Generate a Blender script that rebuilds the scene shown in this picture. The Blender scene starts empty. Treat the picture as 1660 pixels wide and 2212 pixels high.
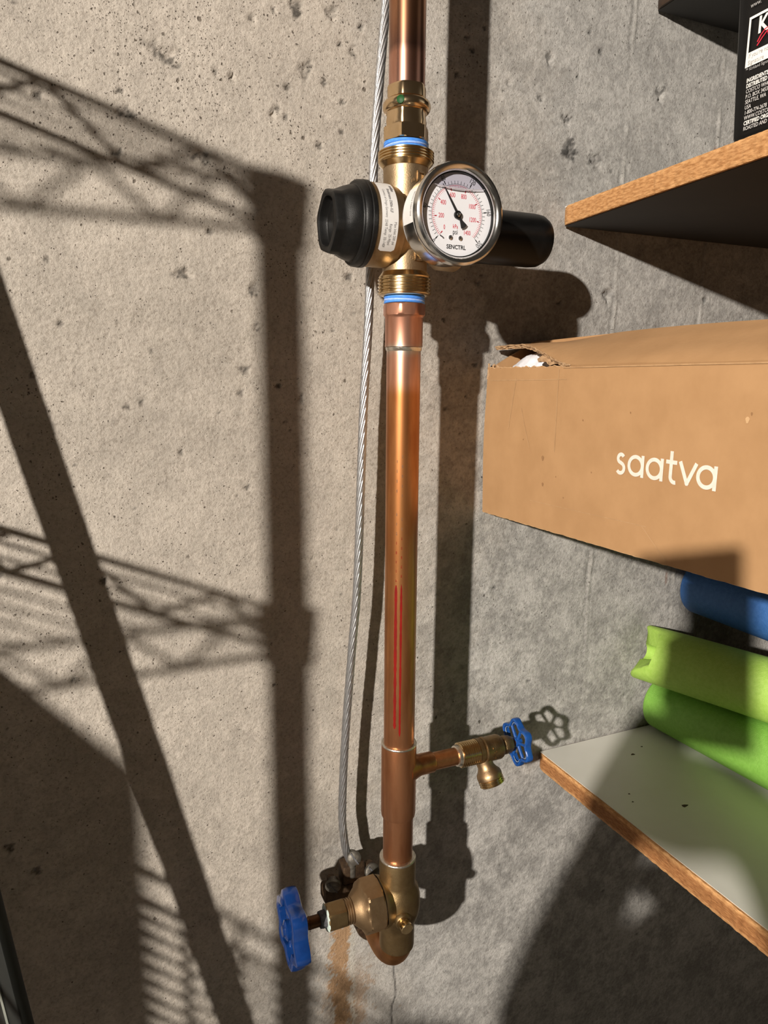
import bpy, bmesh, math, random
import numpy as np
from mathutils import Matrix, Vector, noise as mnoise

# ------------------------------------------------------------------ camera, light, exposure
scn = bpy.context.scene
COL = scn.collection
CAM = (-0.25153, -0.63512, 1.400)
RIGHT = Vector((0.91903764, -0.39410859, 0.00694563))
DOWN = Vector((-0.0688895, -0.177946, -0.98162593))
FWD = Vector((0.38810316, 0.90167269, -0.19068901))
cam_data = bpy.data.cameras.new('camera')
cam_data.sensor_fit = 'HORIZONTAL'
cam_data.sensor_width = 36.0
cam_data.lens = 36.0 * 1510.0 / 1660.0
cam_data.clip_start = 0.004
cam = bpy.data.objects.new('camera', cam_data)
COL.objects.link(cam)
mw = Matrix.Identity(4)
for i in range(3):
    mw[i][0] = RIGHT[i]; mw[i][1] = -DOWN[i]; mw[i][2] = -FWD[i]; mw[i][3] = CAM[i]
cam.matrix_world = mw
scn.camera = cam

world = bpy.data.worlds.new('basement_world')
scn.world = world
world.use_nodes = True
bg = world.node_tree.nodes['Background']
bg.inputs[0].default_value = (1.0, 0.82, 0.64, 1)
bg.inputs[1].default_value = 0.044

LAMP = Vector((-2.8, -2.5, 2.36))
ld = bpy.data.lights.new('basement_bulb', 'POINT')
ld.energy = 1020.0
ld.color = (1.0, 0.925, 0.83)
ld.shadow_soft_size = 0.040
lo = bpy.data.objects.new('basement_bulb', ld)
lo.location = LAMP
COL.objects.link(lo)

vs = scn.view_settings
vs.view_transform = 'Standard'
try:
    vs.look = 'None'
except Exception:
    pass
vs.gamma = 1.0
vs.use_curve_mapping = False
vs.exposure = 0.0

rnd = random.Random(7)
RNG = np.random.default_rng(11)
PI = math.pi
PY = -0.09            # distance of the pipe axis in front of the wall

# ------------------------------------------------------------------ materials
def nodes_of(name):
    m = bpy.data.materials.new(name)
    m.use_nodes = True
    nt = m.node_tree
    return m, nt, nt.nodes['Principled BSDF']

def mat(name, col, rough=0.5, metal=0.0, col2=None, nscale=60.0, lo=0.35, hi=0.65, bump=0.0, bscale=400.0,
        rvar=0.0, stretch=None, coat=0.0, spec=0.5, detail=4.0):
    m, nt, b = nodes_of(name)
    N, L = nt.nodes, nt.links
    b.inputs['Roughness'].default_value = rough
    b.inputs['Metallic'].default_value = metal
    b.inputs['Coat Weight'].default_value = coat
    b.inputs['Specular IOR Level'].default_value = spec
    b.inputs['Base Color'].default_value = (*col, 1)
    tc = N.new('ShaderNodeTexCoord')
    src = tc.outputs['Object']
    if stretch:
        mp = N.new('ShaderNodeMapping'); mp.inputs['Scale'].default_value = stretch
        L.new(src, mp.inputs['Vector']); src = mp.outputs['Vector']
    if col2 is not None:
        n = N.new('ShaderNodeTexNoise'); n.inputs['Scale'].default_value = nscale
        n.inputs['Detail'].default_value = detail; n.inputs['Roughness'].default_value = 0.6
        L.new(src, n.inputs['Vector'])
        r = N.new('ShaderNodeValToRGB')
        r.color_ramp.elements[0].position = lo; r.color_ramp.elements[0].color = (*col, 1)
        r.color_ramp.elements[1].position = hi; r.color_ramp.elements[1].color = (*col2, 1)
        L.new(n.outputs['Fac'], r.inputs['Fac']); L.new(r.outputs['Color'], b.inputs['Base Color'])
        if rvar:
            mr = N.new('ShaderNodeMapRange')
            mr.inputs['To Min'].default_value = rough - rvar; mr.inputs['To Max'].default_value = rough + rvar
            L.new(n.outputs['Fac'], mr.inputs['Value']); L.new(mr.outputs['Result'], b.inputs['Roughness'])
    if bump:
        n2 = N.new('ShaderNodeTexNoise'); n2.inputs['Scale'].default_value = bscale; n2.inputs['Detail'].default_value = 3
        L.new(src, n2.inputs['Vector'])
        bp = N.new('ShaderNodeBump'); bp.inputs['Strength'].default_value = bump; bp.inputs['Distance'].default_value = 0.001
        L.new(n2.outputs['Fac'], bp.inputs['Height']); L.new(bp.outputs['Normal'], b.inputs['Normal'])
    return m

def copper_zones(name, stops, rough=0.34, metal=1.0):
    """copper whose tarnish changes along the height of the pipe"""
    m, nt, b = nodes_of(name)
    N, L = nt.nodes, nt.links
    b.inputs['Metallic'].default_value = metal
    tc = N.new('ShaderNodeNewGeometry'); sp = N.new('ShaderNodeSeparateXYZ')
    L.new(tc.outputs['Position'], sp.inputs[0])
    mp = N.new('ShaderNodeMapping'); mp.inputs['Scale'].default_value = (60, 60, 14)
    L.new(tc.outputs['Position'], mp.inputs['Vector'])
    n = N.new('ShaderNodeTexNoise'); n.inputs['Scale'].default_value = 1.0; n.inputs['Detail'].default_value = 5
    L.new(mp.outputs['Vector'], n.inputs['Vector'])
    z0, z1 = stops[0][0], stops[-1][0]
    nd = N.new('ShaderNodeMath'); nd.operation = 'MULTIPLY_ADD'
    nd.inputs[1].default_value = 0.012; nd.inputs[2].default_value = -0.006
    L.new(n.outputs['Fac'], nd.inputs[0])
    ad = N.new('ShaderNodeMath'); ad.operation = 'ADD'
    L.new(sp.outputs['Z'], ad.inputs[0]); L.new(nd.outputs[0], ad.inputs[1])
    mr = N.new('ShaderNodeMapRange'); mr.inputs['From Min'].default_value = z0; mr.inputs['From Max'].default_value = z1
    L.new(ad.outputs[0], mr.inputs['Value'])
    cr = N.new('ShaderNodeValToRGB')
    el = cr.color_ramp.elements
    for i, (z, c) in enumerate(stops):
        t = (z - z0) / (z1 - z0)
        e = el[i] if i < 2 else el.new(t)
        e.position = t; e.color = (*c, 1)
    L.new(mr.outputs['Result'], cr.inputs['Fac'])
    mx = N.new('ShaderNodeMix'); mx.data_type = 'RGBA'; mx.blend_type = 'MULTIPLY'
    mx.inputs['Factor'].default_value = 0.85
    n2 = N.new('ShaderNodeTexNoise'); n2.inputs['Scale'].default_value = 1.0; n2.inputs['Detail'].default_value = 6
    mp2 = N.new('ShaderNodeMapping'); mp2.inputs['Scale'].default_value = (110, 110, 22)
    L.new(tc.outputs['Position'], mp2.inputs['Vector']); L.new(mp2.outputs['Vector'], n2.inputs['Vector'])
    r2 = N.new('ShaderNodeValToRGB')
    r2.color_ramp.elements[0].position = 0.3; r2.color_ramp.elements[0].color = (0.62, 0.52, 0.45, 1)
    r2.color_ramp.elements[1].position = 0.62; r2.color_ramp.elements[1].color = (1, 1, 1, 1)
    L.new(n2.outputs['Fac'], r2.inputs['Fac'])
    L.new(cr.outputs['Color'], mx.inputs[6]); L.new(r2.outputs['Color'], mx.inputs[7])
    L.new(mx.outputs[2], b.inputs['Base Color'])
    rr = N.new('ShaderNodeMapRange'); rr.inputs['To Min'].default_value = rough + 0.1; rr.inputs['To Max'].default_value = rough - 0.08
    L.new(n2.outputs['Fac'], rr.inputs['Value']); L.new(rr.outputs['Result'], b.inputs['Roughness'])
    return m

M = {}
M['copper_top'] = copper_zones('copper_top', [(1.615, (0.62, 0.34, 0.26)), (1.642, (0.60, 0.31, 0.22)), (1.648, (0.28, 0.15, 0.11)),
                                              (1.662, (0.40, 0.20, 0.12)), (1.685, (0.52, 0.26, 0.14)), (1.80, (0.54, 0.28, 0.16))], 0.25)
M['copper_main'] = copper_zones('copper_main', [(0.83, (0.38, 0.17, 0.075)), (0.99, (0.44, 0.20, 0.10)), (1.075, (0.48, 0.215, 0.10)),
                                                (1.16, (0.52, 0.225, 0.085)), (1.30, (0.53, 0.225, 0.078)), (1.384, (0.50, 0.20, 0.070)),
                                                (1.394, (0.66, 0.33, 0.21)), (1.416, (0.66, 0.36, 0.25)), (1.422, (0.60, 0.54, 0.44)),
                                                (1.426, (0.66, 0.345, 0.24)), (1.47, (0.62, 0.30, 0.19))], 0.36, 0.9)
M['copper_dark'] = mat('copper_dark', (0.36, 0.155, 0.065), 0.40, 1.0, (0.56, 0.26, 0.11), 70, rvar=0.08)
M['copper_elbow'] = mat('copper_elbow', (0.38, 0.16, 0.055), 0.42, 1.0, (0.52, 0.26, 0.10), 45, rvar=0.06)
M['solder'] = mat('solder', (0.72, 0.66, 0.56), 0.33, 1.0, (0.82, 0.78, 0.70), 300, bump=0.3, bscale=500)
M['brass_shiny'] = mat('brass_shiny', (0.74, 0.55, 0.34), 0.20, 1.0, (0.68, 0.49, 0.28), 80)
M['bronze_cast'] = mat('bronze_cast', (0.37, 0.265, 0.155), 0.48, 1.0, (0.44, 0.325, 0.20), 120, bump=0.14, bscale=900)
M['bronze_thread'] = mat('bronze_thread', (0.62, 0.45, 0.24), 0.22, 1.0, (0.70, 0.53, 0.30), 150)
M['bronze_dark'] = mat('bronze_dark', (0.24, 0.155, 0.075), 0.44, 1.0, (0.34, 0.235, 0.12), 140, bump=0.35, bscale=800)
M['bronze_valve'] = mat('bronze_valve', (0.26, 0.175, 0.085), 0.45, 1.0, (0.34, 0.24, 0.12), 90, bump=0.12, bscale=900)
M['bronze_nut'] = mat('bronze_nut', (0.35, 0.23, 0.125), 0.46, 1.0, (0.42, 0.285, 0.16), 90, bump=0.10, bscale=900)
M['blue_paint'] = mat('blue_paint', (0.003, 0.027, 0.13), 0.25, 0.0, (0.005, 0.036, 0.165), 90, coat=0.5, bump=0.15, bscale=300)
M['blue_worn'] = mat('blue_worn', (0.006, 0.060, 0.25), 0.38, 0.0, (0.010, 0.075, 0.30), 120, coat=0.2, bump=0.2, bscale=300)
M['bare_zinc'] = mat('bare_zinc', (0.42, 0.45, 0.50), 0.5, 0.3, (0.12, 0.24, 0.48), 420, lo=0.40, hi=0.58)
M['stem_dark'] = mat('stem_dark', (0.10, 0.045, 0.02), 0.4, 0.8, (0.16, 0.08, 0.04), 120)
M['packing'] = mat('packing', (0.05, 0.05, 0.055), 0.8, 0.0, (0.12, 0.12, 0.13), 500)
M['verdigris'] = mat('verdigris', (0.45, 0.58, 0.52), 0.8, 0.0, (0.62, 0.66, 0.60), 700, bump=0.6, bscale=1500)
M['black_plastic'] = mat('black_plastic', (0.005, 0.005, 0.005), 0.42, 0.0, (0.008, 0.0075, 0.007), 200, bump=0.12, bscale=1500, spec=0.35)
M['black_gloss'] = mat('black_gloss', (0.003, 0.003, 0.003), 0.36, 0.0, (0.005, 0.005, 0.005), 120, spec=0.25)
M['steel'] = mat('steel', (0.62, 0.61, 0.59), 0.17, 1.0, (0.70, 0.69, 0.67), 60, stretch=(1, 1, 8))
M['steel_screw'] = mat('steel_screw', (0.66, 0.66, 0.66), 0.22, 1.0, (0.74, 0.74, 0.74), 300)
M['galv'] = mat('galv', (0.46, 0.46, 0.46), 0.38, 0.92, (0.58, 0.58, 0.59), 220)
M['clamp_metal'] = mat('clamp_metal', (0.05, 0.030, 0.018), 0.6, 0.6, (0.09, 0.055, 0.03), 240, bump=0.4)
M['clamp_screw'] = mat('clamp_screw', (0.11, 0.10, 0.085), 0.55, 0.7, (0.18, 0.165, 0.14), 300, bump=0.3)  # darkened so the colour carries the deep shade around the clamp
M['tape'] = mat('tape', (0.05, 0.22, 0.75), 0.45, 0.0, (0.10, 0.34, 0.88), 300, stretch=(1, 1, 5))
M['tape_pale'] = mat('tape_pale', (0.22, 0.42, 0.88), 0.45, 0.0, (0.42, 0.55, 0.85), 400, stretch=(1, 1, 5))
M['green_dot'] = mat('green_dot', (0.004, 0.05, 0.008), 0.4, 0.0, (0.006, 0.07, 0.012), 300, spec=0.1)
M['dial_white'] = mat('dial_white', (0.80, 0.80, 0.82), 0.55, 0.0, (0.82, 0.82, 0.84), 40)
M['ink_black'] = mat('ink_black', (0.012, 0.012, 0.014), 0.6, 0.0, (0.02, 0.02, 0.02), 200)
M['ink_red'] = mat('ink_red', (0.60, 0.03, 0.06), 0.6, 0.0, (0.66, 0.04, 0.07), 200)
M['ink_grey'] = mat('ink_grey', (0.16, 0.15, 0.15), 0.6, 0.0, (0.22, 0.21, 0.21), 300)
M['label_white'] = mat('label_white', (0.66, 0.64, 0.62), 0.45, 0.0, (0.72, 0.70, 0.68), 60)
M['red_marker'] = mat('red_marker', (0.24, 0.008, 0.006), 0.45, 0.0, (0.16, 0.008, 0.006), 160, stretch=(1, 1, .2), spec=0.15)
M['print_black'] = mat('print_black', (0.10, 0.045, 0.02), 0.6, 0.0, (0.16, 0.08, 0.04), 200)
M['cardboard'] = mat('cardboard', (0.385, 0.215, 0.095), 0.78, 0.0, (0.43, 0.245, 0.112), 26, bump=0.12, bscale=260)
M['cardboard_torn'] = mat('cardboard_torn', (0.34, 0.20, 0.10), 0.9, 0.0, (0.48, 0.31, 0.17), 160, bump=0.6, bscale=500)
M['card_crease'] = mat('card_crease', (0.58, 0.37, 0.19), 0.85, 0.0, (0.50, 0.30, 0.15), 200)
M['crease_soft'] = mat('crease_soft', (0.44, 0.265, 0.13), 0.8, 0.0, (0.38, 0.222, 0.105), 90, lo=0.45, hi=0.6)
M['card_stain'] = mat('card_stain', (0.26, 0.135, 0.055), 0.85, 0.0, (0.30, 0.16, 0.07), 300)
M['box_print'] = mat('box_print', (0.78, 0.70, 0.62), 0.7, 0.0, (0.74, 0.64, 0.55), 220)
M['foam_white'] = mat('foam_white', (0.72, 0.73, 0.78), 0.7, 0.0, (0.80, 0.80, 0.84), 120, bump=0.6, bscale=160)
M['particle'] = mat('particle', (0.40, 0.185, 0.060), 0.85, 0.0, (0.66, 0.36, 0.15), 420, lo=0.36, hi=0.62, bump=1.0, bscale=520, stretch=(1, .35, 1.4), detail=6)
_nt = M['particle'].node_tree
_b = _nt.nodes['Principled BSDF']; _src = _b.inputs['Base Color'].links[0].from_socket
_va = _nt.nodes.new('ShaderNodeVertexColor'); _va.layer_name = 'core'
_mx = _nt.nodes.new('ShaderNodeMix'); _mx.data_type = 'RGBA'; _mx.blend_type = 'MULTIPLY'
_nt.links.new(_va.outputs['Color'], _mx.inputs['Factor']); _nt.links.new(_src, _mx.inputs[6]); _mx.inputs[7].default_value = (0.52, 0.40, 0.30, 1)
_nt.links.new(_mx.outputs[2], _b.inputs['Base Color'])
M['melamine'] = mat('melamine', (0.72, 0.70, 0.64), 0.42, 0.0, (0.76, 0.74, 0.69), 14)
M['underside_dark'] = mat('underside_dark', (0.018, 0.017, 0.016), 0.6, 0.0, (0.025, 0.023, 0.021), 16)  # near-black colour given to shelf undersides
M['edge_dark'] = mat('edge_dark', (0.030, 0.016, 0.009), 0.6, 0.0, (0.045, 0.025, 0.014), 120)
M['speck'] = mat('speck', (0.05, 0.035, 0.02), 0.8, 0.0, (0.09, 0.06, 0.03), 300)
M['bag_black'] = mat('bag_black', (0.004, 0.004, 0.004), 0.40, 0.0, (0.007, 0.007, 0.007), 20, bump=0.25, bscale=40, spec=0.3)
M['bag_white'] = mat('bag_white', (0.80, 0.78, 0.74), 0.5, 0.0, (0.84, 0.82, 0.78), 40)
M['bag_grey'] = mat('bag_grey', (0.36, 0.35, 0.34), 0.5, 0.0, (0.42, 0.41, 0.40), 90)
M['bag_red'] = mat('bag_red', (0.62, 0.02, 0.05), 0.5, 0.0, (0.68, 0.03, 0.06), 90)
M['noodle_green'] = mat('noodle_green', (0.20, 0.44, 0.060), 0.62, 0.0, (0.24, 0.50, 0.08), 240, bump=0.5, bscale=900)
M['noodle_lime'] = mat('noodle_lime', (0.33, 0.54, 0.080), 0.62, 0.0, (0.39, 0.60, 0.11), 240, bump=0.5, bscale=900)
M['noodle_blue'] = mat('noodle_blue', (0.030, 0.12, 0.36), 0.62, 0.0, (0.045, 0.15, 0.42), 240, bump=0.5, bscale=900)
M['bar_black'] = mat('bar_black', (0.010, 0.011, 0.010), 0.5, 0.0, (0.014, 0.015, 0.013), 40)
M['bar_highlight'] = mat('bar_highlight', (0.16, 0.17, 0.15), 0.5, 0.0, (0.20, 0.21, 0.18), 90)  # paler colour standing in for the glint along the bar's corner
M['chrome_wire'] = mat('chrome_wire', (0.5, 0.5, 0.5), 0.3, 1.0, (0.6, 0.6, 0.6), 60)
M['tote_grey'] = mat('tote_grey', (0.10, 0.10, 0.11), 0.6, 0.0, (0.13, 0.13, 0.14), 20)
M['carton_brown'] = mat('carton_brown', (0.30, 0.17, 0.08), 0.85, 0.0, (0.34, 0.20, 0.10), 20)
M['cloth_dark'] = mat('cloth_dark', (0.05, 0.05, 0.06), 0.9, 0.0, (0.07, 0.07, 0.08), 120)
M['hair_dark'] = mat('hair_dark', (0.03, 0.02, 0.015), 0.6, 0.0, (0.05, 0.03, 0.02), 200)
M['phone_dark'] = mat('phone_dark', (0.02, 0.02, 0.022), 0.35, 0.0, (0.03, 0.03, 0.03), 100)
M['floor_concrete'] = mat('floor_concrete', (0.13, 0.12, 0.105), 0.85, 0.0, (0.18, 0.165, 0.145), 6, bump=0.3, bscale=80)

def glass_mat(name, tint, fac):
    m, nt, b = nodes_of(name)
    N, L = nt.nodes, nt.links
    out = N['Material Output']
    N.remove(b)
    tr = N.new('ShaderNodeBsdfTransparent'); tr.inputs[0].default_value = (*tint, 1)
    gl = N.new('ShaderNodeBsdfGlossy'); gl.inputs['Roughness'].default_value = 0.03
    mx = N.new('ShaderNodeMixShader'); mx.inputs[0].default_value = fac
    L.new(tr.outputs[0], mx.inputs[1]); L.new(gl.outputs[0], mx.inputs[2])
    L.new(mx.outputs[0], out.inputs['Surface'])
    return m
M['glass'] = glass_mat('gauge_glass', (0.98, 0.98, 0.99), 0.05)
M['bubble'] = glass_mat('fluid_bubble', (0.78, 0.77, 0.82), 0.08)
M['fluid_line'] = mat('fluid_line', (0.50, 0.47, 0.50), 0.3, 0.0, (0.60, 0.57, 0.60), 200)

# ------------------------------------------------------------------ object helpers
ORIGIN = {}
def link(name, me, m, parent=None, base=(0, 0, 0), smooth=35.0):
    """mesh given in world coordinates -> object whose origin is the thing's base"""
    org = ORIGIN[parent.name] if parent is not None else Vector(base)
    me.transform(Matrix.Translation(-org))
    if smooth:
        me.polygons.foreach_set('use_smooth', [True] * len(me.polygons))
        me.set_sharp_from_angle(angle=math.radians(smooth))
    me.update()
    if m is not None:
        me.materials.append(m)
    o = bpy.data.objects.new(name, me)
    COL.objects.link(o)
    if parent is not None:
        o.parent = parent
    else:
        o.location = org
    ORIGIN[o.name] = org
    return o

def tag(o, label, cat, group=None, kind=None):
    o['label'] = label; o['category'] = cat
    if group: o['group'] = group
    if kind: o['kind'] = kind
    return o

def thing(name, label, cat, loc, group=None):
    o = bpy.data.objects.new(name, None)
    o.empty_display_size = 0.02
    o.location = loc
    COL.objects.link(o)
    ORIGIN[o.name] = Vector(loc)
    return tag(o, label, cat, group)

def to_mesh(bm, name):
    bmesh.ops.recalc_face_normals(bm, faces=bm.faces)
    me = bpy.data.meshes.new(name)
    bm.to_mesh(me); bm.free()
    return me

def frame(org, zdir, xdir=None):
    z = Vector(zdir).normalized()
    x = Vector(xdir) if xdir is not None else (Vector((1, 0, 0)) if abs(z.x) < 0.9 else Vector((0, 1, 0)))
    x = (x - z * x.dot(z)).normalized()
    y = z.cross(x)
    m = Matrix.Identity(4)
    for i in range(3):
        m[i][0] = x[i]; m[i][1] = y[i]; m[i][2] = z[i]; m[i][3] = org[i]
    return m

def lathe(bm, prof, T, segs=48, rfun=None, cap=True):
    """prof: list of (r, h) along the local z axis; rfun(theta, r, h) can shape the section"""
    rings = []
    for r, h in prof:
        ring = []
        for k in range(segs):
            a = 2 * PI * k / segs
            rr = rfun(a, r, h) if rfun else r
            ring.append(bm.verts.new(T @ Vector((rr * math.cos(a), rr * math.sin(a), h))))
        rings.append(ring)
    for a, b in zip(rings, rings[1:]):
        for k in range(segs):
            k2 = (k + 1) % segs
            bm.faces.new((a[k], a[k2], b[k2], b[k]))
    if cap:
        bm.faces.new(rings[0][::-1]); bm.faces.new(rings[-1])

def lathe_obj(name, prof, T, m, parent=None, segs=48, rfun=None, base=(0, 0, 0), smooth=35.0, cap=True):
    bm = bmesh.new(); lathe(bm, prof, T, segs, rfun, cap)
    return link(name, to_mesh(bm, name), m, parent, base, smooth)

def box(bm, lo, hi, T=None):
    vs = [Vector((x, y, z)) for x in (lo[0], hi[0]) for y in (lo[1], hi[1]) for z in (lo[2], hi[2])]
    if T is not None: vs = [T @ v for v in vs]
    v = [bm.verts.new(p) for p in vs]
    for f in ((0, 1, 3, 2), (4, 6, 7, 5), (0, 4, 5, 1), (2, 3, 7, 6), (0, 2, 6, 4), (1, 5, 7, 3)):
        bm.faces.new([v[i] for i in f])

def box_obj(name, lo, hi, m, parent=None, T=None, bev=0.0, base=(0, 0, 0), segs=2):
    bm = bmesh.new(); box(bm, lo, hi, T)
    if bev:
        bmesh.ops.bevel(bm, geom=list(bm.edges), offset=bev, segments=segs, affect='EDGES', profile=0.5)
    return link(name, to_mesh(bm, name), m, parent, base)

def tube(bm, pts, rad, segs=8, closed=False, section=None):
    """sweep a section (default a circle) along points"""
    n = len(pts); P = [Vector(p) for p in pts]
    rings = []
    up = None
    for i in range(n):
        if closed: t = (P[(i + 1) % n] - P[i - 1])
        else: t = P[min(i + 1, n - 1)] - P[max(i - 1, 0)]
        t.normalize()
        if up is None:
            up = Vector((0, 0, 1)) if abs(t.z) < 0.9 else Vector((0, 1, 0))
        u = (up - t * up.dot(t)).normalized(); v = t.cross(u); up = u
        r = rad[i] if isinstance(rad, (list, tuple)) else rad
        ring = []
        for k in range(segs):
            a = 2 * PI * k / segs
            ring.append(bm.verts.new(P[i] + (u * math.cos(a) + v * math.sin(a)) * r))
        rings.append(ring)
    m = n if closed else n - 1
    for i in range(m):
        a, b = rings[i], rings[(i + 1) % n]
        for k in range(segs):
            k2 = (k + 1) % segs
            bm.faces.new((a[k], a[k2], b[k2], b[k]))
    if not closed:
        bm.faces.new(rings[0][::-1]); bm.faces.new(rings[-1])

def spline(pts, n=12):
    """Catmull-Rom through points"""
    P = [Vector(p) for p in pts]
    P = [P[0] * 2 - P[1]] + P + [P[-1] * 2 - P[-2]]
    out = []
    for i in range(1, len(P) - 2):
        a, b, c, d = P[i - 1:i + 3]
        for k in range(n):
            t = k / n
            out.append(0.5 * ((2 * b) + (c - a) * t + (2 * a - 5 * b + 4 * c - d) * t * t + (3 * b - a - 3 * c + d) * t ** 3))
    out.append(P[-2])
    return out

def text_mesh(s, size, align='CENTER', sx=1.0, bold=0.0, shear=0.0):
    cu = bpy.data.curves.new('print', 'FONT')
    cu.body = s; cu.size = size; cu.align_x = align; cu.align_y = 'CENTER'
    cu.resolution_u = 3; cu.offset = bold; cu.shear = shear
    o = bpy.data.objects.new('print', cu)
    COL.objects.link(o)
    dg = bpy.context.evaluated_depsgraph_get()
    me = bpy.data.meshes.new_from_object(o.evaluated_get(dg))
    bpy.data.objects.remove(o); bpy.data.curves.remove(cu)
    me.materials.clear()
    me.transform(Matrix.Diagonal((sx, 1, 1, 1)))
    return me

def join_meshes(items, name):
    """items: (mesh, matrix) -> one mesh of flat print"""
    bm = bmesh.new()
    for me, T in items:
        me.transform(T); bm.from_mesh(me); bpy.data.meshes.remove(me)
    out = bpy.data.meshes.new(name); bm.to_mesh(out); bm.free()
    return out

def hexf(a, r, h, n=6, ph=0.0):
    k = 2 * PI / n
    return r * math.cos(PI / n) / math.cos(((a - ph) % k) - k / 2)

def threads(r, z0, z1, n, d):
    out = [(r - d, z0)]
    p = (z1 - z0) / n
    for i in range(n):
        out += [(r - d, z0 + p * (i + .12)), (r, z0 + p * (i + .38)), (r, z0 + p * (i + .62)), (r - d, z0 + p * (i + .88))]
    out.append((r - d, z1))
    return out

VZ = lambda z: frame((0, PY, z), (0, 0, 1))                 # vertical axis of the pipe
VX = lambda z: frame((0, PY, z), (1, 0, 0), (0, -1, 0))      # axis along the wall

# ------------------------------------------------------------------ the concrete wall
def fbm(nx, ny, beta, seed, lo=0):
    g = np.random.default_rng(seed)
    w = np.fft.rfft2(g.standard_normal((ny, nx)))
    fy = np.fft.fftfreq(ny)[:, None]; fx = np.fft.rfftfreq(nx)[None, :]
    f = np.sqrt(fx * fx + fy * fy); f[0, 0] = 1
    s = f ** (-beta / 2); s[f < lo] = 0; s[0, 0] = 0
    r = np.fft.irfft2(w * s, s=(ny, nx))
    return r / r.std()

PITS = [(-0.1695, 1.6522, 0.0161, 0.0076), (-0.0546, 1.658, 0.0062, 0.0081), (-0.062, 1.7045, 0.0061, 0.0079), (-0.1185, 1.6425, 0.0042, 0.0044), (-0.1316, 1.6439, 0.0028, 0.0035), (-0.0798, 1.6235, 0.0036, 0.0027), (-0.073, 1.6179, 0.0025, 0.0027), (-0.0839, 1.6193, 0.003, 0.0054), (-0.0997, 1.6888, 0.0039, 0.0034), (-0.082, 1.6983, 0.003, 0.0026), (-0.0304, 1.7051, 0.0059, 0.0071), (-0.0113, 1.6796, 0.0032, 0.004), (-0.0229, 1.6828, 0.003, 0.0025), (-0.0428, 1.5988, 0.0032, 0.0028), (-0.2653, 1.6067, 0.0029, 0.0029), (-0.1629, 1.4844, 0.0099, 0.0049), (-0.2157, 1.3726, 0.0037, 0.0023), (-0.2031, 1.3771, 0.0028, 0.0039), (-0.1143, 1.4043, 0.0042, 0.0037), (-0.1028, 1.4428, 0.0025, 0.004), (-0.0633, 1.3786, 0.0027, 0.0053), (-0.1455, 1.579, 0.0095, 0.0061), (-0.2036, 1.6035, 0.0069, 0.0041), (-0.2447, 1.2232, 0.0034, 0.0029), (-0.1048, 1.4743, 0.0045, 0.0059), (-0.2687, 1.4884, 0.0026, 0.0021), (0.1501, 1.6786, 0.0037, 0.0028), (0.225, 1.6277, 0.008, 0.0087), (0.1882, 1.6712, 0.0049, 0.0037), (0.2608, 1.6232, 0.009, 0.0089), (0.3412, 1.6968, 0.0089, 0.0093), (0.1969, 1.7086, 0.0049, 0.0073), (0.2201, 1.6562, 0.0057, 0.006), (0.2315, 1.6975, 0.0028, 0.0029), (0.2427, 1.7393, 0.0023, 0.0025), (0.2583, 1.7252, 0.0029, 0.0025), (0.1029, 1.7106, 0.0034, 0.0027), (0.1092, 1.7008, 0.0035, 0.0031), (0.1215, 1.7217, 0.0025, 0.0027), (0.0917, 1.6775, 0.0024, 0.0027), (0.1042, 1.5202, 0.0042, 0.0043), (0.1236, 1.493, 0.0043, 0.0035), (0.2235, 1.4774, 0.003, 0.0024), (0.2876, 1.4876, 0.0076, 0.0121), (0.0853, 1.4557, 0.0021, 0.0022), (-0.3368, 0.989, 0.0046, 0.0049), (-0.317, 0.9599, 0.004, 0.0055), (-0.2107, 1.5729, 0.0035, 0.0027), (-0.1403, 1.5195, 0.0035, 0.003), (-0.1191, 1.3839, 0.0021, 0.0029), (-0.2624, 1.4393, 0.0027, 0.0029), (-0.0211, 1.6129, 0.0022, 0.0019), (-0.0035, 1.6993, 0.003, 0.0036), (-0.038, 1.6497, 0.0021, 0.0022)]
SEAMS = [([(0.300, 1.85), (0.3001, 1.779), (0.297, 1.63), (0.298, 1.478), (0.2876, 1.167), (0.2878, 0.983), (0.2797, 0.80), (0.2751, 0.7055), (0.2705, 0.54), (0.268, 0.40)], 1.0),
         ([(0.432, 1.85), (0.4273, 1.735), (0.4278, 1.626), (0.424, 1.3), (0.42, 1.0), (0.4156, 0.78), (0.4021, 0.49), (0.40, 0.40)], 0.75),
         ([(0.652, 1.0), (0.6476, 0.52), (0.645, 0.40)], 0.6)]
CRACK = [(0.0377, 0.745), (0.0377, 0.7212), (0.0405, 0.70), (0.0411, 0.685), (0.0365, 0.672), (0.0353, 0.6615), (0.038, 0.64)]

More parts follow.
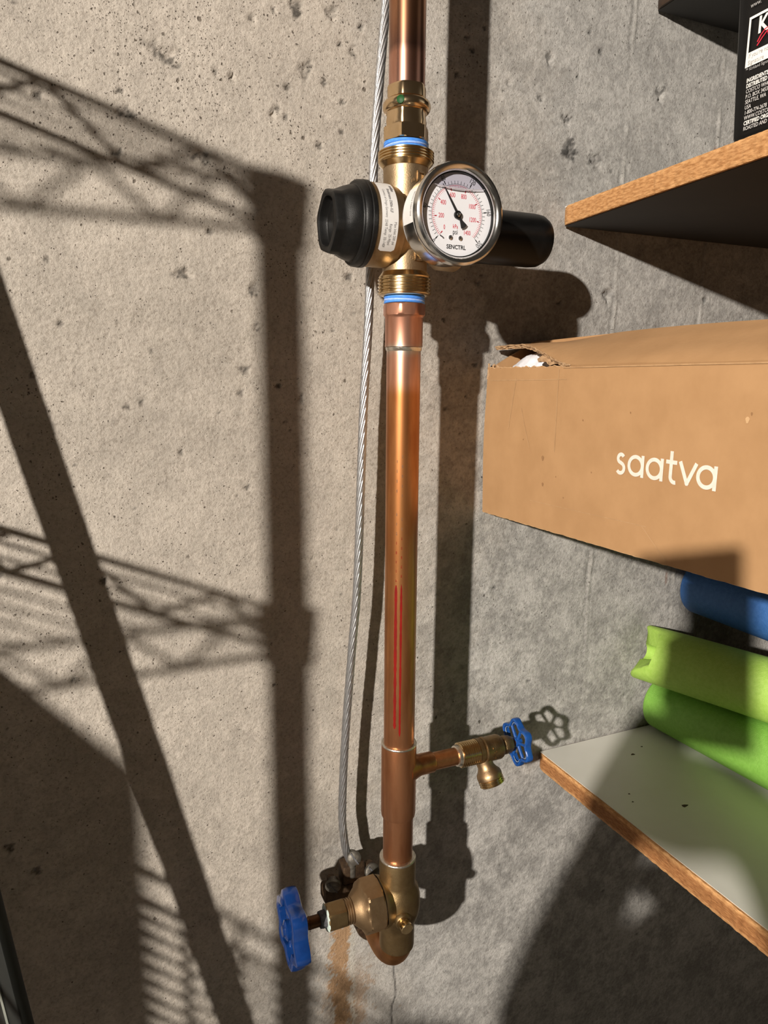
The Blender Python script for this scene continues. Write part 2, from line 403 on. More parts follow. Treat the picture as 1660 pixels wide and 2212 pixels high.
def build_wall():
    X0, X1, Z0, Z1, ST = -0.46, 0.78, 0.32, 1.88, 0.0019
    nx = int((X1 - X0) / ST) + 1; nz = int((Z1 - Z0) / ST) + 1
    xs = np.linspace(X0, X1, nx); zs = np.linspace(Z0, Z1, nz)
    GX, GZ = np.meshgrid(xs, zs)
    rough1 = fbm(nx, nz, 1.6, 3, 0.004)
    patch = fbm(nx, nz, 2.6, 4)
    mott = fbm(nx, nz, 1.9, 5, 0.010)
    d = 0.00011 * rough1 + 0.0005 * patch
    recess_dark = np.zeros_like(GX)                                # darker colour in the air holes, seam grooves and crack
    pits = list(PITS)
    g = np.random.default_rng(21)
    for _ in range(700):
        x = g.uniform(X0, X1); z = g.uniform(Z0, Z1)
        keep = (0.85 if x < 0.02 else 0.35) * min(1, max(0.08, (z - 0.9) / 0.5))
        if g.random() > keep: continue
        a = g.choice([0.0010, 0.0014, 0.0018, 0.0024], p=[.4, .3, .2, .1])
        pits.append((x, z, a * g.uniform(.7, 1.5), a * g.uniform(.7, 1.5)))
    for i, (px, pz, pa, pb) in enumerate(pits):
        R = 2.2 * max(pa, pb)
        i0, i1 = np.searchsorted(xs, [px - R, px + R]); j0, j1 = np.searchsorted(zs, [pz - R, pz + R])
        if i1 - i0 < 2 or j1 - j0 < 2: continue
        sx = (GX[j0:j1, i0:i1] - px) / pa; sz = (GZ[j0:j1, i0:i1] - pz) / pb
        ang = g.uniform(0, PI)
        rr = np.sqrt(sx ** 2 + sz ** 2) + 0.20 * rough1[j0:j1, i0:i1] + 0.18 * np.sin(3 * np.arctan2(sz, sx) + ang)
        big = max(pa, pb) > 0.0036
        f = np.clip((1.05 - rr) / 0.5, 0, 1); f = f * f * (3 - 2 * f)
        dep = min(0.0030, 0.75 * min(pa, pb)) * (0.75 if big else 1.0)
        d[j0:j1, i0:i1] -= dep * f * (1 + (0.55 * rough1[j0:j1, i0:i1] if big else 0))
        recess_dark[j0:j1, i0:i1] = np.maximum(recess_dark[j0:j1, i0:i1], f * (np.clip(0.34 - 0.32 * rough1[j0:j1, i0:i1], 0, .9) if big else 0.72))
    seam = np.zeros_like(GX)
    wob = fbm(1, nz, 2.0, 9)[:, :1] * 0.0011
    for pts, amp in SEAMS:
        pz = np.array([p[1] for p in pts])[::-1]; pxx = np.array([p[0] for p in pts])[::-1]
        lx = np.interp(zs, pz, pxx)[:, None] + wob
        inside = ((zs >= pz[0]) & (zs <= pz[-1])).astype(float)[:, None]
        brk = np.clip(0.6 + 0.7 * fbm(1, nz, 1.6, int(amp * 100))[:, :1], 0.1, 1.4)
        dx = GX - lx
        fin = np.exp(-(dx / 0.0016) ** 2) * inside
        grv = np.exp(-((dx + 0.0035) / 0.0022) ** 2) * inside
        d += amp * brk * (0.0013 * fin - 0.0007 * grv)
        seam = np.maximum(seam, amp * fin * np.clip(brk, 0, 1))
        recess_dark = np.maximum(recess_dark, 0.35 * amp * grv * np.clip(rough1 * .6 + .4, 0, 1))
    cz = np.array([p[1] for p in CRACK])[::-1]; cxx = np.array([p[0] for p in CRACK])[::-1]
    lx = np.interp(zs, cz, cxx)[:, None]
    cr = np.exp(-((GX - lx) / 0.0011) ** 2) * ((zs >= cz[0]) & (zs <= cz[-1])).astype(float)[:, None]
    d -= 0.0004 * cr; recess_dark = np.maximum(recess_dark, 0.95 * cr)
    # colour: warm buff cement, greyer and more blotched towards the shelves
    warm = np.array([0.515, 0.462, 0.400]); grey = np.array([0.490, 0.472, 0.445])
    t = np.clip((GX + 0.03 + 0.04 * patch) / 0.20 + np.clip((1.0 - GZ) / 0.5, 0, .4), 0, 1)[..., None]
    c = warm * (1 - t) + grey * t
    blot = np.clip(0.5 + 0.33 * mott, 0, 1)[..., None]
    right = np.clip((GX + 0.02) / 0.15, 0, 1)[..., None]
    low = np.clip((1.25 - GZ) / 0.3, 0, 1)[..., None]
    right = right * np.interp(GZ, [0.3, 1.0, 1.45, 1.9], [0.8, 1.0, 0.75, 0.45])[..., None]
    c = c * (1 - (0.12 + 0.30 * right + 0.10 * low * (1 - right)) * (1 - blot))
    c = c * (1 + 0.055 * patch[..., None]) * (1 + 0.035 * rough1[..., None])
    # rust run and lime streaks below the pipe's wall sleeve
    edge = 0.0022 * rough1 + 0.003 * mott
    run = np.clip((0.0115 - np.abs(GX + 0.0275 + edge)) / 0.003, 0, 1) * np.clip((0.872 - GZ) / 0.012, 0, 1)
    run2 = np.clip((0.030 - np.abs(GX + 0.017 + 3 * edge)) / 0.016, 0, 1) * np.clip((0.765 - GZ) / 0.05, 0, 1) * 0.55
    rr = np.maximum(run, run2)[..., None]
    c = c * (1 - rr * 0.9) + np.array([0.40, 0.235, 0.115]) * rr * 0.9
    dk = np.clip(0.4 + 0.9 * patch + 0.3 * mott, 0, 1) * np.clip((0.74 - GZ) / 0.03, 0, 1) * np.clip((GZ - 0.66) / 0.02, 0, 1) * np.clip((0.028 - np.abs(GX + 0.022)) / 0.012, 0, 1)
    c = c * (1 - 0.6 * dk[..., None]) + np.array([0.14, 0.08, 0.035]) * 0.6 * dk[..., None]
    lime = np.clip((0.0035 - np.abs(GX + 0.0135 + 0.6 * edge)) / 0.002, 0, 1) * np.clip((0.845 - GZ) / 0.02, 0, 1)
    lime = np.maximum(lime, np.clip((0.0016 - np.abs(GX + 0.0410 + edge)) / 0.001, 0, 1) * np.clip((0.835 - GZ) / 0.02, 0, 1) * 0.8)
    c = c * (1 - 0.6 * lime[..., None]) + np.array([0.56, 0.53, 0.46]) * 0.6 * lime[..., None]
    # shade around the clamp, painted as a dark patch on the wall
    clamp_shade = np.exp(-(((GX + 0.045) / 0.035) ** 2 + ((GZ - 0.905) / 0.03) ** 2)) * np.clip(0.7 + 0.5 * mott, 0, 1)
    c = c * (1 - 0.5 * clamp_shade[..., None])
    # two rusty nail marks
    for nx_, nz_, a, b_ in ((0.425, 1.636, 0.0018, 0.022), (0.408, 1.155, 0.0014, 0.010)):
        k = np.exp(-(((GX - nx_) / a) ** 2)) * np.clip((b_ - np.abs(GZ - nz_)) / 0.004, 0, 1)
        c = c * (1 - 0.7 * k[..., None]) + np.array([0.20, 0.07, 0.03]) * 0.7 * k[..., None]
    c = c * (1 - 0.35 * seam[..., None]) + np.array([0.44, 0.42, 0.38]) * 0.35 * seam[..., None]
    c = c * (1 - 0.86 * recess_dark[..., None])
    fade = np.clip(np.minimum.reduce([GX - X0, X1 - GX, GZ - Z0, Z1 - GZ]) / 0.03, 0, 1)
    d = d * fade
    co = np.stack([GX, -d, GZ], -1).reshape(-1, 3)
    idx = np.arange(nx * nz).reshape(nz, nx)
    q = np.stack([idx[:-1, :-1], idx[:-1, 1:], idx[1:, 1:], idx[1:, :-1]], -1).reshape(-1, 4)
    # plain wall around the detailed part
    WX0, WX1, WZ0, WZ1 = -3.4, 1.6, 0.0, 2.5
    ex = [(WX0, WZ0), (WX1, WZ0), (WX1, Z0), (WX0, Z0), (WX0, Z1), (WX1, Z1), (WX1, WZ1), (WX0, WZ1), (X0, Z0), (X0, Z1), (X1, Z0), (X1, Z1)]
    b0 = len(co)
    co = np.vstack([co, np.array([(x, 0, z) for x, z in ex])])
    eq = np.array([(0, 1, 2, 3), (4, 5, 6, 7), (3, 8, 9, 4), (10, 2, 5, 11)]) + b0
    q = np.vstack([q, eq])
    por = np.interp(GZ, [0.3, 0.85, 1.05, 1.25, 1.42, 1.9], [0.02, 0.05, 0.22, 0.50, 0.85, 1.0])
    por *= np.interp(GX, [-0.5, -0.02, 0.10, 0.30, 0.8], [1.0, 0.95, 0.62, 0.42, 0.35])
    por *= np.clip(0.75 + 0.35 * patch, 0.2, 1.3)
    alpha = np.concatenate([por.reshape(-1), np.full(len(ex), 0.3)])
    cols = np.vstack([np.clip(c, 0.01, 1).reshape(-1, 3), np.tile(warm, (len(ex), 1))])
    me = bpy.data.meshes.new('wall_back')
    me.vertices.add(len(co)); me.vertices.foreach_set('co', co.ravel())
    me.loops.add(q.size); me.loops.foreach_set('vertex_index', q.ravel())
    me.polygons.add(len(q)); me.polygons.foreach_set('loop_start', np.arange(0, q.size, 4)); me.polygons.foreach_set('loop_total', np.full(len(q), 4))
    me.update(calc_edges=True)
    at = me.color_attributes.new('cement', 'FLOAT_COLOR', 'POINT')
    at.data.foreach_set('color', np.hstack([cols, alpha[:, None]]).ravel())
    me.polygons.foreach_set('use_smooth', np.ones(len(q), bool))
    m, nt, b = nodes_of('concrete')
    N, L = nt.nodes, nt.links
    b.inputs['Roughness'].default_value = 0.9; b.inputs['Specular IOR Level'].default_value = 0.25
    va = N.new('ShaderNodeVertexColor'); va.layer_name = 'cement'
    tc = N.new('ShaderNodeTexCoord')
    n1 = N.new('ShaderNodeTexNoise'); n1.inputs['Scale'].default_value = 520; n1.inputs['Detail'].default_value = 5; n1.inputs['Roughness'].default_value = 0.7
    n2 = N.new('ShaderNodeTexNoise'); n2.inputs['Scale'].default_value = 330; n2.inputs['Detail'].default_value = 6; n2.inputs['Roughness'].default_value = 0.7
    for n in (n1, n2): L.new(tc.outputs['Object'], n.inputs['Vector'])
    r1 = N.new('ShaderNodeValToRGB'); r1.color_ramp.elements[0].position = 0.30; r1.color_ramp.elements[0].color = (0.70, 0.68, 0.66, 1)
    r1.color_ramp.elements[1].position = 0.52; r1.color_ramp.elements[1].color = (1.05, 1.05, 1.05, 1)
    L.new(n2.outputs['Fac'], r1.inputs['Fac'])
    nd_ = N.new('ShaderNodeTexNoise'); nd_.inputs['Scale'].default_value = 210; nd_.inputs['Detail'].default_value = 4
    L.new(tc.outputs['Object'], nd_.inputs['Vector'])
    wm = N.new('ShaderNodeMix'); wm.data_type = 'RGBA'; wm.blend_type = 'LINEAR_LIGHT'; wm.inputs['Factor'].default_value = 0.0022
    L.new(tc.outputs['Object'], wm.inputs[6]); L.new(nd_.outputs['Color'], wm.inputs[7])
    n3 = N.new('ShaderNodeTexNoise'); n3.inputs['Scale'].default_value = 16; n3.inputs['Detail'].default_value = 3
    L.new(tc.outputs['Object'], n3.inputs['Vector'])
    masks = []
    def mathn(op, a, b_, c_=None, clamp=False):
        q = N.new('ShaderNodeMath'); q.operation = op; q.use_clamp = clamp
        for k_, s_ in enumerate((a, b_, c_)):
            if s_ is None: continue
            if isinstance(s_, (int, float)): q.inputs[k_].default_value = s_
            else: L.new(s_, q.inputs[k_])
        return q.outputs[0]
    for sc_, frac, rmax in ((105, 0.08, 0.24), (290, 0.22, 0.30), (620, 0.36, 0.38)):
        v = N.new('ShaderNodeTexVoronoi'); v.inputs['Scale'].default_value = sc_
        L.new(wm.outputs[2], v.inputs['Vector'])
        sx = N.new('ShaderNodeSeparateColor'); L.new(v.outputs['Color'], sx.inputs[0])
        # only some cells hold a hole; more where the coarse noise is high
        th = mathn('MULTIPLY', mathn('MULTIPLY_ADD', n3.outputs['Fac'], 0.9, frac - 0.42), va.outputs['Alpha'])
        on = mathn('LESS_THAN', sx.outputs[0], th)
        rad_ = mathn('MULTIPLY_ADD', sx.outputs[1], rmax * 0.7, rmax * 0.3)
        e = mathn('SUBTRACT', rad_, v.outputs['Distance'])
        e = mathn('MULTIPLY', e, 9.0, None, True)
        masks.append(mathn('MULTIPLY', e, on))
    hole = mathn('MAXIMUM', mathn('MAXIMUM', masks[0], masks[1]), masks[2])
    rp = N.new('ShaderNodeValToRGB'); rp.color_ramp.elements[0].position = 0.0; rp.color_ramp.elements[0].color = (1, 1, 1, 1)
    rp.color_ramp.elements[1].position = 1.0; rp.color_ramp.elements[1].color = (0.34, 0.32, 0.30, 1)
    L.new(hole, rp.inputs['Fac'])
    m1 = N.new('ShaderNodeMix'); m1.data_type = 'RGBA'; m1.blend_type = 'MULTIPLY'; m1.inputs['Factor'].default_value = 1
    m2 = N.new('ShaderNodeMix'); m2.data_type = 'RGBA'; m2.blend_type = 'MULTIPLY'; m2.inputs['Factor'].default_value = 1
    L.new(va.outputs['Color'], m1.inputs[6]); L.new(r1.outputs['Color'], m1.inputs[7])
    L.new(m1.outputs[2], m2.inputs[6]); L.new(rp.outputs['Color'], m2.inputs[7]); L.new(m2.outputs[2], b.inputs['Base Color'])
    sm = N.new('ShaderNodeMath'); sm.operation = 'MULTIPLY_ADD'; sm.inputs[1].default_value = 0.5
    L.new(n1.outputs['Fac'], sm.inputs[0]); L.new(n2.outputs['Fac'], sm.inputs[2])
    sm2 = N.new('ShaderNodeMath'); sm2.operation = 'MULTIPLY_ADD'; sm2.inputs[1].default_value = 0.8
    inv_ = mathn('SUBTRACT', 1.0, hole)
    L.new(inv_, sm2.inputs[0]); L.new(sm.outputs[0], sm2.inputs[2])
    bp = N.new('ShaderNodeBump'); bp.inputs['Strength'].default_value = 0.95; bp.inputs['Distance'].default_value = 0.0013
    L.new(sm2.outputs[0], bp.inputs['Height']); L.new(bp.outputs['Normal'], b.inputs['Normal'])
    me.materials.append(m)
    o = bpy.data.objects.new('wall_back', me); COL.objects.link(o)
    o['kind'] = 'structure'; o['label'] = 'poured concrete basement wall with air holes and vertical form seams'; o['category'] = 'wall'
    ORIGIN[o.name] = Vector((0, 0, 0))
    return o
build_wall()

fl = box_obj('floor', (-3.4, -3.4, -0.05), (1.6, 0.0, 0.0), M['floor_concrete'])
fl['kind'] = 'structure'; fl['label'] = 'grey concrete basement floor'; fl['category'] = 'floor'

# ------------------------------------------------------------------ shelves on the right
def shelf(name, label, x0, x1, y0, y1, ztop, th, under, core=0.3, edge='particle', tilt=0.021):
    t = thing(name, label, 'shelf', ((x0 + x1) / 2, (y0 + y1) / 2, ztop - th), 'particle board wall shelves')
    # particle core with a slightly ragged, chipped left edge
    bm = bmesh.new()
    n = 220
    rows = []
    for i in range(n + 1):
        y = y1 + (y0 - y1) * i / n
        j = 0.0006 * mnoise.noise(Vector((0, y * 260, ztop * 9))) + 0.0005 * mnoise.noise(Vector((0, y * 900, 3)))
        k = 0.0007 * max(0, mnoise.noise(Vector((5, y * 400, ztop))))
        cut = 0.004 * max(0, 1 - (y1 - y) / 0.010) ** 2
        row = []
        for (fx, fz, dx) in ((0.0, 1.0, 0.0013), (0, 0.92, 0.0003), (0, 0.76, 0.0), (0, 0.70, 0.0), (0, 0.30, 0.0), (0, 0.24, 0.0), (0, 0.08, 0.0003), (0, 0.0, 0.0012)):
            row.append(bm.verts.new((x0 + dx + j + cut + k * (fz in (1.0, 0.0)), y, ztop - th * (1 - fz))))
        row.append(bm.verts.new((x1, y, ztop - th))); row.append(bm.verts.new((x1, y, ztop)))
        rows.append(row)
    for a, b in zip(rows, rows[1:]):
        for k in range(len(a)):
            k2 = (k + 1) % len(a)
            bm.faces.new((a[k], b[k], b[k2], a[k2]))
    bm.faces.new(rows[0]); bm.faces.new(rows[-1][::-1])
    me = to_mesh(bm, 'core_board')
    at = me.color_attributes.new('core', 'FLOAT_COLOR', 'POINT')       # the coarse middle layer of the board is darker than its faces
    for i, v in enumerate(me.vertices):
        k = abs((v.co.z - (ztop - th)) / th - 0.5)
        at.data[i].color = (core * (1.0 if k < 0.34 else 0.0),) * 3 + (1,)
    link('core_board', me, M[edge], t)
    o = box_obj('top_laminate', (x0 + .0034, y0, ztop - 0.0004), (x1, y1 - .0005, ztop + 0.0005), M['melamine'], t)
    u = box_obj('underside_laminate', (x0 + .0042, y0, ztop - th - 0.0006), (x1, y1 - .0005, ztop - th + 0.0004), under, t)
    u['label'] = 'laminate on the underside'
    # the boards sit a touch higher towards the room
    for ch in t.children:
        for v in ch.data.vertices:
            v.co.z -= tilt * (v.co.y + ORIGIN[t.name].y)
    return t

S1 = shelf('wall_shelf', 'particle board shelf with dark underside, carrying the black coffee bag', 0.2185, 1.0, -0.42, -0.002, 1.5725, 0.018, M['underside_dark'])
S2 = shelf('wall_shelf', 'white topped particle board shelf under the green pool noodles', 0.2240, 1.0, -0.46, -0.002, 0.9578, 0.020, M['melamine'], 0.85)
S3 = shelf('wall_shelf', 'topmost dark shelf board at the upper edge of the picture behind the bag', 0.3215, 1.0, -0.30, -0.002, 1.7915, 0.018, M['underside_dark'], edge='edge_dark')
for x, y, a, b in ((0.300, -0.155, .004, .0022), (0.325, -0.052, .0028, .0018), (0.262, -0.115, .0012, .001), (0.255, -0.128, .0011, .0009), (0.37, -0.22, .0014, .001), (0.348, -0.042, .0016, .001), (0.30, -0.255, .0012, .0012)):
    bm = bmesh.new()
    lathe(bm, [(1, 0), (0.8, 0.4)], Matrix.Translation((x, y, 0.9583 - 0.021 * y)) @ Matrix.Diagonal((a, b, 0.0008, 1)), 9, lambda t, r, h: r * (1 + .25 * math.sin(3 * t + x * 90)))
    link('dirt_speck', to_mesh(bm, 'dirt_speck'), M['speck'], S2)

# ------------------------------------------------------------------ upper copper pipe
t = thing('copper_pipe', 'shiny upper copper pipe running down into the brass press fitting', 'pipe', (0, PY, 1.585))
lathe_obj('tube', [(0.0143, 1.590), (0.0143, 1.72), (0.0143, 1.95), (0.0143, 2.40)], VZ(0), M['copper_top'], t)

# press adapter (brass sleeve, bead, hex)
t = thing('press_adapter', 'polished brass press fitting with a green dot on its bead', 'pipe fitting', (0, PY, 1.577))
ZH = frame((0, PY, 0), (0, 0, 1), (math.cos(-1.15), math.sin(-1.15), 0))
def pressed(a, r, h):
    return min(r, hexf(a, r * 1.03, h)) if 0 else r * 0.55 + 0.45 * hexf(a, r * 1.05, h)
lathe_obj('upper_sleeve', [(0.0146, 1.6120), (0.0155, 1.6125), (0.0156, 1.6200), (0.0150, 1.6216), (0.0145, 1.6216)], ZH, M['brass_shiny'], t, 72, pressed)
lathe_obj('sealing_bead', [(0.0150, 1.6028)] + [(0.0158 + 0.0032 * math.cos(a), 1.6072 + 0.0044 * math.sin(a)) for a in [(-80 + 16 * i) * PI / 180 for i in range(11)]] + [(0.0150, 1.6118)], ZH, M['brass_shiny'], t, 64)
lathe_obj('lower_sleeve', [(0.0150, 1.5915), (0.0158, 1.5918), (0.0164, 1.5960), (0.0158, 1.6000), (0.0160, 1.6030), (0.0150, 1.6034)], ZH, M['brass_shiny'], t, 72, pressed)
lathe_obj('hex_nut', [(0.0150, 1.5814), (0.0172, 1.5816), (0.0186, 1.5822), (0.0186, 1.5912), (0.0174, 1.5920), (0.0150, 1.5922)], ZH, M['brass_shiny'], t, 60,
          lambda a, r, h: min(hexf(a, 0.0188, h), r * 1.0) if r > .016 else r, smooth=20)
bm = bmesh.new()
g0 = Vector((-0.012, -0.0148, 0)); g0n = g0.normalized()
lathe(bm, [(0.0032, -0.0010), (0.0030, 0.0003), (0.0014, 0.0006)], frame(Vector((0, PY, 1.6072)) + g0n * 0.0189, g0n), 16)
o = link('green_dot', to_mesh(bm, 'green_dot'), M['green_dot'], t); o['label'] = 'dark green dot'

def tape_wrap(parent, z0, z1, r, n, seed):
    g = random.Random(seed)
    for i in range(n):
        zz = z0 + (z1 - z0) * (i + .5) / n
        ph = g.uniform(0, 6.28); tilt = g.uniform(.0002, .0007)
        pts = [(r * math.cos(a) * 1.0, PY + r * math.sin(a), zz + tilt * math.sin(a + ph)) for a in [2 * PI * k / 56 for k in range(56)]]
        bm = bmesh.new(); tube(bm, pts, (z1 - z0) / n * 0.62, 7, True)
        link('tape_turn', to_mesh(bm, 'tape_turn'), M['tape_pale'] if i % 3 == 1 else M['tape'], parent)
tape_wrap(t, 1.5752, 1.5812, 0.0170, 4, 3)

# ------------------------------------------------------------------ pressure reducing valve
PZ = 1.5175
t = thing('pressure_reducing_valve', 'bronze pressure reducing valve with black adjusting knob and black bowl', 'valve', (0, PY, 1.464))
prv = t
lathe_obj('union_thread', [(0.0160, 1.5748), (0.0195, 1.5747)] + [(r, z) for r, z in reversed(threads(0.0224, 1.5662, 1.5744, 4, 0.0012))] +
          [(0.0216, 1.5656), (0.0186, 1.5622), (0.0160, 1.5620)], VZ(0), M['bronze_thread'], t, 64, smooth=25)
lathe_obj('union_thread', [(0.0160, 1.4845), (0.0186, 1.4835), (0.0214, 1.4795)] + [(r, z) for r, z in reversed(threads(0.0220, 1.4655, 1.4785, 5, 0.0011))] +
          [(0.0195, 1.4648), (0.0160, 1.4647)], VZ(0), M['bronze_thread'], t, 64, smooth=25)
lathe_obj('body', [(0.0150, 1.4820), (0.0183, 1.4825), (0.0180, 1.4900), (0.0185, 1.50), (0.0188, 1.5175), (0.0185, 1.535), (0.0180, 1.548), (0.0181, 1.5640), (0.0150, 1.5645)], VZ(0), M['bronze_cast'], t, 64)
lathe_obj('spring_housing', [(0.0200, -0.0375), (0.0312, -0.0372), (0.0314, -0.0360), (0.0314, -0.0180), (0.0302, -0.0160), (0.0296, -0.0125), (0.0274, -0.0115), (0.0274, -0.0080),
                             (0.0262, -0.0062), (0.0262, -0.0030), (0.0240, -0.0010), (0.0225, 0.006), (0.0225, 0.018), (0.0255, 0.026), (0.0300, 0.032), (0.0305, 0.046), (0.0200, 0.0465)],
          VX(PZ), M['bronze_cast'], t, 72)
bowl = lathe_obj('filter_bowl', [(0.0200, 0.044), (0.0245, 0.0445), (0.0250, 0.050), (0.0228, 0.056), (0.0222, 0.070), (0.0222, 0.120), (0.0215, 0.1275), (0.0190, 0.1325), (0.0120, 0.1345), (0.0040, 0.1350)],
                 VX(PZ), M['black_gloss'], t, 56); bowl['label'] = 'black bowl'
def scallop(a, r, h):
    # the grip ends in a six-sided block with soft corners
    w = min(1, max(0, (-0.0500 - h) / 0.0085))
    if r < 0.0205: w *= 0.5
    return r * (1 - w) + w * (0.15 * r + 0.85 * min(r * 1.03, hexf(a, r * 1.09, h, 6, 0.28)))
knob = lathe_obj('adjusting_knob', [(0.0200, -0.0362), (0.0318, -0.0363), (0.0324, -0.0370), (0.0324, -0.0400), (0.0318, -0.0405), (0.0318, -0.0412), (0.0322, -0.0417), (0.0320, -0.0445), (0.0310, -0.0460), (0.0288, -0.0463), (0.0281, -0.0470), (0.0279, -0.0500), (0.0271, -0.0540),
                          (0.0258, -0.0570), (0.0248, -0.0590), (0.0244, -0.0605), (0.0242, -0.0650), (0.0236, -0.0668), (0.0222, -0.0676), (0.0196, -0.0676), (0.0186, -0.0668), (0.0182, -0.0650), (0.0178, -0.0612), (0.0174, -0.0606), (0.0040, -0.0604)],
                  VX(PZ), M['black_plastic'], t, 120, scallop); knob['label'] = 'ribbed black knob'
lathe_obj('knob_screw', [(0.0028, -0.0606), (0.0026, -0.0619), (0.0010, -0.0623)], frame((0, PY - .003, PZ - 0.002), (1, 0, 0)), M['black_gloss'], knob, 16)
# raised cast marks on the body, above and below the gauge
for (ang, z0, z1, w) in ((-1.30, 1.5490, 1.5570, 0.0040), (-1.35, 1.4905, 1.4985, 0.0042)):
    dirv = Vector((math.cos(ang), math.sin(ang), 0))
    T = frame(Vector((0, PY, (z0 + z1) / 2)) + dirv * 0.0178, dirv, (0, 0, 1))
    h = (z1 - z0) / 2
    bm = bmesh.new()
    for a, b in (((-h, -w, 0), (-h + .0014, w, .0016)), ((h - .0014, -w, 0), (h, w, .0016)), ((-h, -w, 0), (h, -w + .0014, .0016)), ((-h, w - .0014, 0), (h, w, .0016))):
        box(bm, a, b, T)
    link('cast_mark', to_mesh(bm, 'cast_mark'), M['bronze_cast'], t, smooth=None)
for zc in (1.5525, 1.4945):
    bm = bmesh.new(); g = random.Random(int(zc * 1000))
    for k in range(4):
        a = -1.62 - 0.09 * k
        dirv = Vector((math.cos(a), math.sin(a), 0))
        T = frame(Vector((0, PY, zc + g.uniform(-.003, .003))) + dirv * 0.0178, dirv, (0, 0, 1))
        box(bm, (-.0012, -.0004, 0), (.0012, .0004, .0006), T)
    link('cast_letter', to_mesh(bm, 'cast_letter'), M['bronze_cast'], t, smooth=None)

# curved sticker on the spring housing
def wrap_x(me, R, cz, lift):
    """flat print (u along the circumference, v along the axis) onto the housing; u=0 faces the room"""
    for v in me.vertices:
        a = v.co.x / R
        x = v.co.y
        v.co = Vector((x, PY - (R + lift) * math.cos(a), cz - (R + lift) * math.sin(a)))
def sticker():
    R = 0.0314
    u0, u1, x0, x1 = -0.036, 0.0250, -0.0335, -0.0200
    bm = bmesh.new()
    nseg = 40; cr = 0.0022
    rows = []
    for i in range(nseg + 1):
        u = u0 + (u1 - u0) * i / nseg
        e = min(u - u0, u1 - u)
        ins = cr - math.sqrt(max(0, cr * cr - (cr - e) ** 2)) if e < cr else 0
        rows.append((bm.verts.new((u, x0 + ins, 0)), bm.verts.new((u, x1 - ins, 0))))
    for a, b in zip(rows, rows[1:]):
        bm.faces.new((a[0], b[0], b[1], a[1]))
    me = to_mesh(bm, 'sticker'); wrap_x(me, R, PZ, 0.00018)
    st = link('sticker', me, M['label_white'], prv); st['label'] = 'curved white sticker with small print'
    lines = [('resideo', -0.026, -0.0223, 0.0034, 0.0002), ('Braukmann DS06-1LF', -0.0145, -0.0257, 0.0031, 0.00008), ('Country of Origin Germany', -0.0120, -0.0297, 0.0027, 0),
             ('Max inlet 200 psi', 0.0110, -0.0225, 0.0031, 0), ('Range  25-90psi', 0.0120, -0.0263, 0.0031, 0), ('2348 Temp  33-140F', 0.0115, -0.0301, 0.0031, 0)]
    its = []
    for s, u, x, sz, bo in lines:
        me = text_mesh(s, sz, 'CENTER', 0.78, bo)
        its.append((me, Matrix.Translation((u, x, 0))))
    me = join_meshes(its, 'sticker_print'); wrap_x(me, R, PZ, 0.00030)
    link('sticker_print', me, M['ink_grey'], st, smooth=None)
sticker()
lathe_obj('gauge_port', [(0.0105, 0.0), (0.0105, 0.020), (0.0085, 0.022), (0.0085, 0.030)], frame((0.001, PY - 0.018, PZ - .003), (0, -1, 0)), M['bronze_cast'], t, 32)

# ------------------------------------------------------------------ pressure gauge
GC = Vector((0.0042, 0, 1.5130)); GY = -0.1755       # front of the bezel
def gp(u, v, y): return Vector((GC.x + u, y, GC.z + v))
GF = frame((GC.x, 0, GC.z), (0, -1, 0), (1, 0, 0))   # local z points to the room; h = -Y
H = -GY
t = thing('pressure_gauge', 'round steel pressure gauge with white dial and black needle', 'gauge', (GC.x, GY, GC.z - 0.035))
gau = t
lathe_obj('case', [(0.0060, H - 0.0330), (0.0290, H - 0.0330), (0.0318, H - 0.0305), (0.0326, H - 0.0270), (0.0326, H - 0.0060), (0.0300, H - 0.0060), (0.0300, H - 0.0098), (0.0020, H - 0.0100)], GF, M['steel'], t, 96)
lathe_obj('stem', [(0.0065, H - 0.0500), (0.0065, H - 0.0325)], GF, M['bronze_cast'], t, 24)
lathe_obj('bezel', [(0.0322, H - 0.0100), (0.0338, H - 0.0098), (0.0345, H - 0.0080), (0.0350, H - 0.0055), (0.0350, H - 0.0030), (0.0344, H - 0.0010), (0.0330, H - 0.0001),
                    (0.0315, H - 0.0004), (0.0298, H - 0.0016), (0.0290, H - 0.0030), (0.0287, H - 0.0040), (0.0287, H - 0.0085)], GF, M['steel'], t, 128, cap=False)
lathe_obj('black_gasket', [(0.0288, H - 0.0042), (0.0281, H - 0.0042), (0.0281, H - 0.0085), (0.0288, H - 0.0085)], GF, M['black_gloss'], t, 96, cap=False)
DZ = H - 0.0066
dial = lathe_obj('dial', [(0.0287, DZ - 0.0010), (0.0287, DZ)], GF, M['dial_white'], t, 96, smooth=20)
dial['label'] = 'white dial with psi and red kPa scales'
LZ = DZ + 0.00015
RD = 0.0275
def ang(psi): return math.radians(225 - 270 * psi / 200.0)
def tick_mesh(items, name, m):
    bm = bmesh.new()
    for (a, r0, r1, w) in items:
        d = Vector((math.cos(a), math.sin(a), 0)); n = Vector((-d.y, d.x, 0))
        bm.faces.new([bm.verts.new(GF @ (p + Vector((0, 0, LZ)))) for p in (d * r0 - n * w, d * r1 - n * w, d * r1 + n * w, d * r0 + n * w)])
    me = bpy.data.meshes.new(name); bm.to_mesh(me); bm.free()
    return link(name, me, m, dial, smooth=None)
R0 = 0.0198
tick_mesh([(ang(p), R0 + .0010, R0 + (.0042 if p % 40 == 0 else .0030), .00013) for p in range(0, 201, 5)], 'psi_ticks', M['ink_black'])
tick_mesh([(ang(p), R0 + .0022, R0 + .0044, .00034) for p in range(0, 201, 40)], 'psi_pointer_ticks', M['ink_black'])
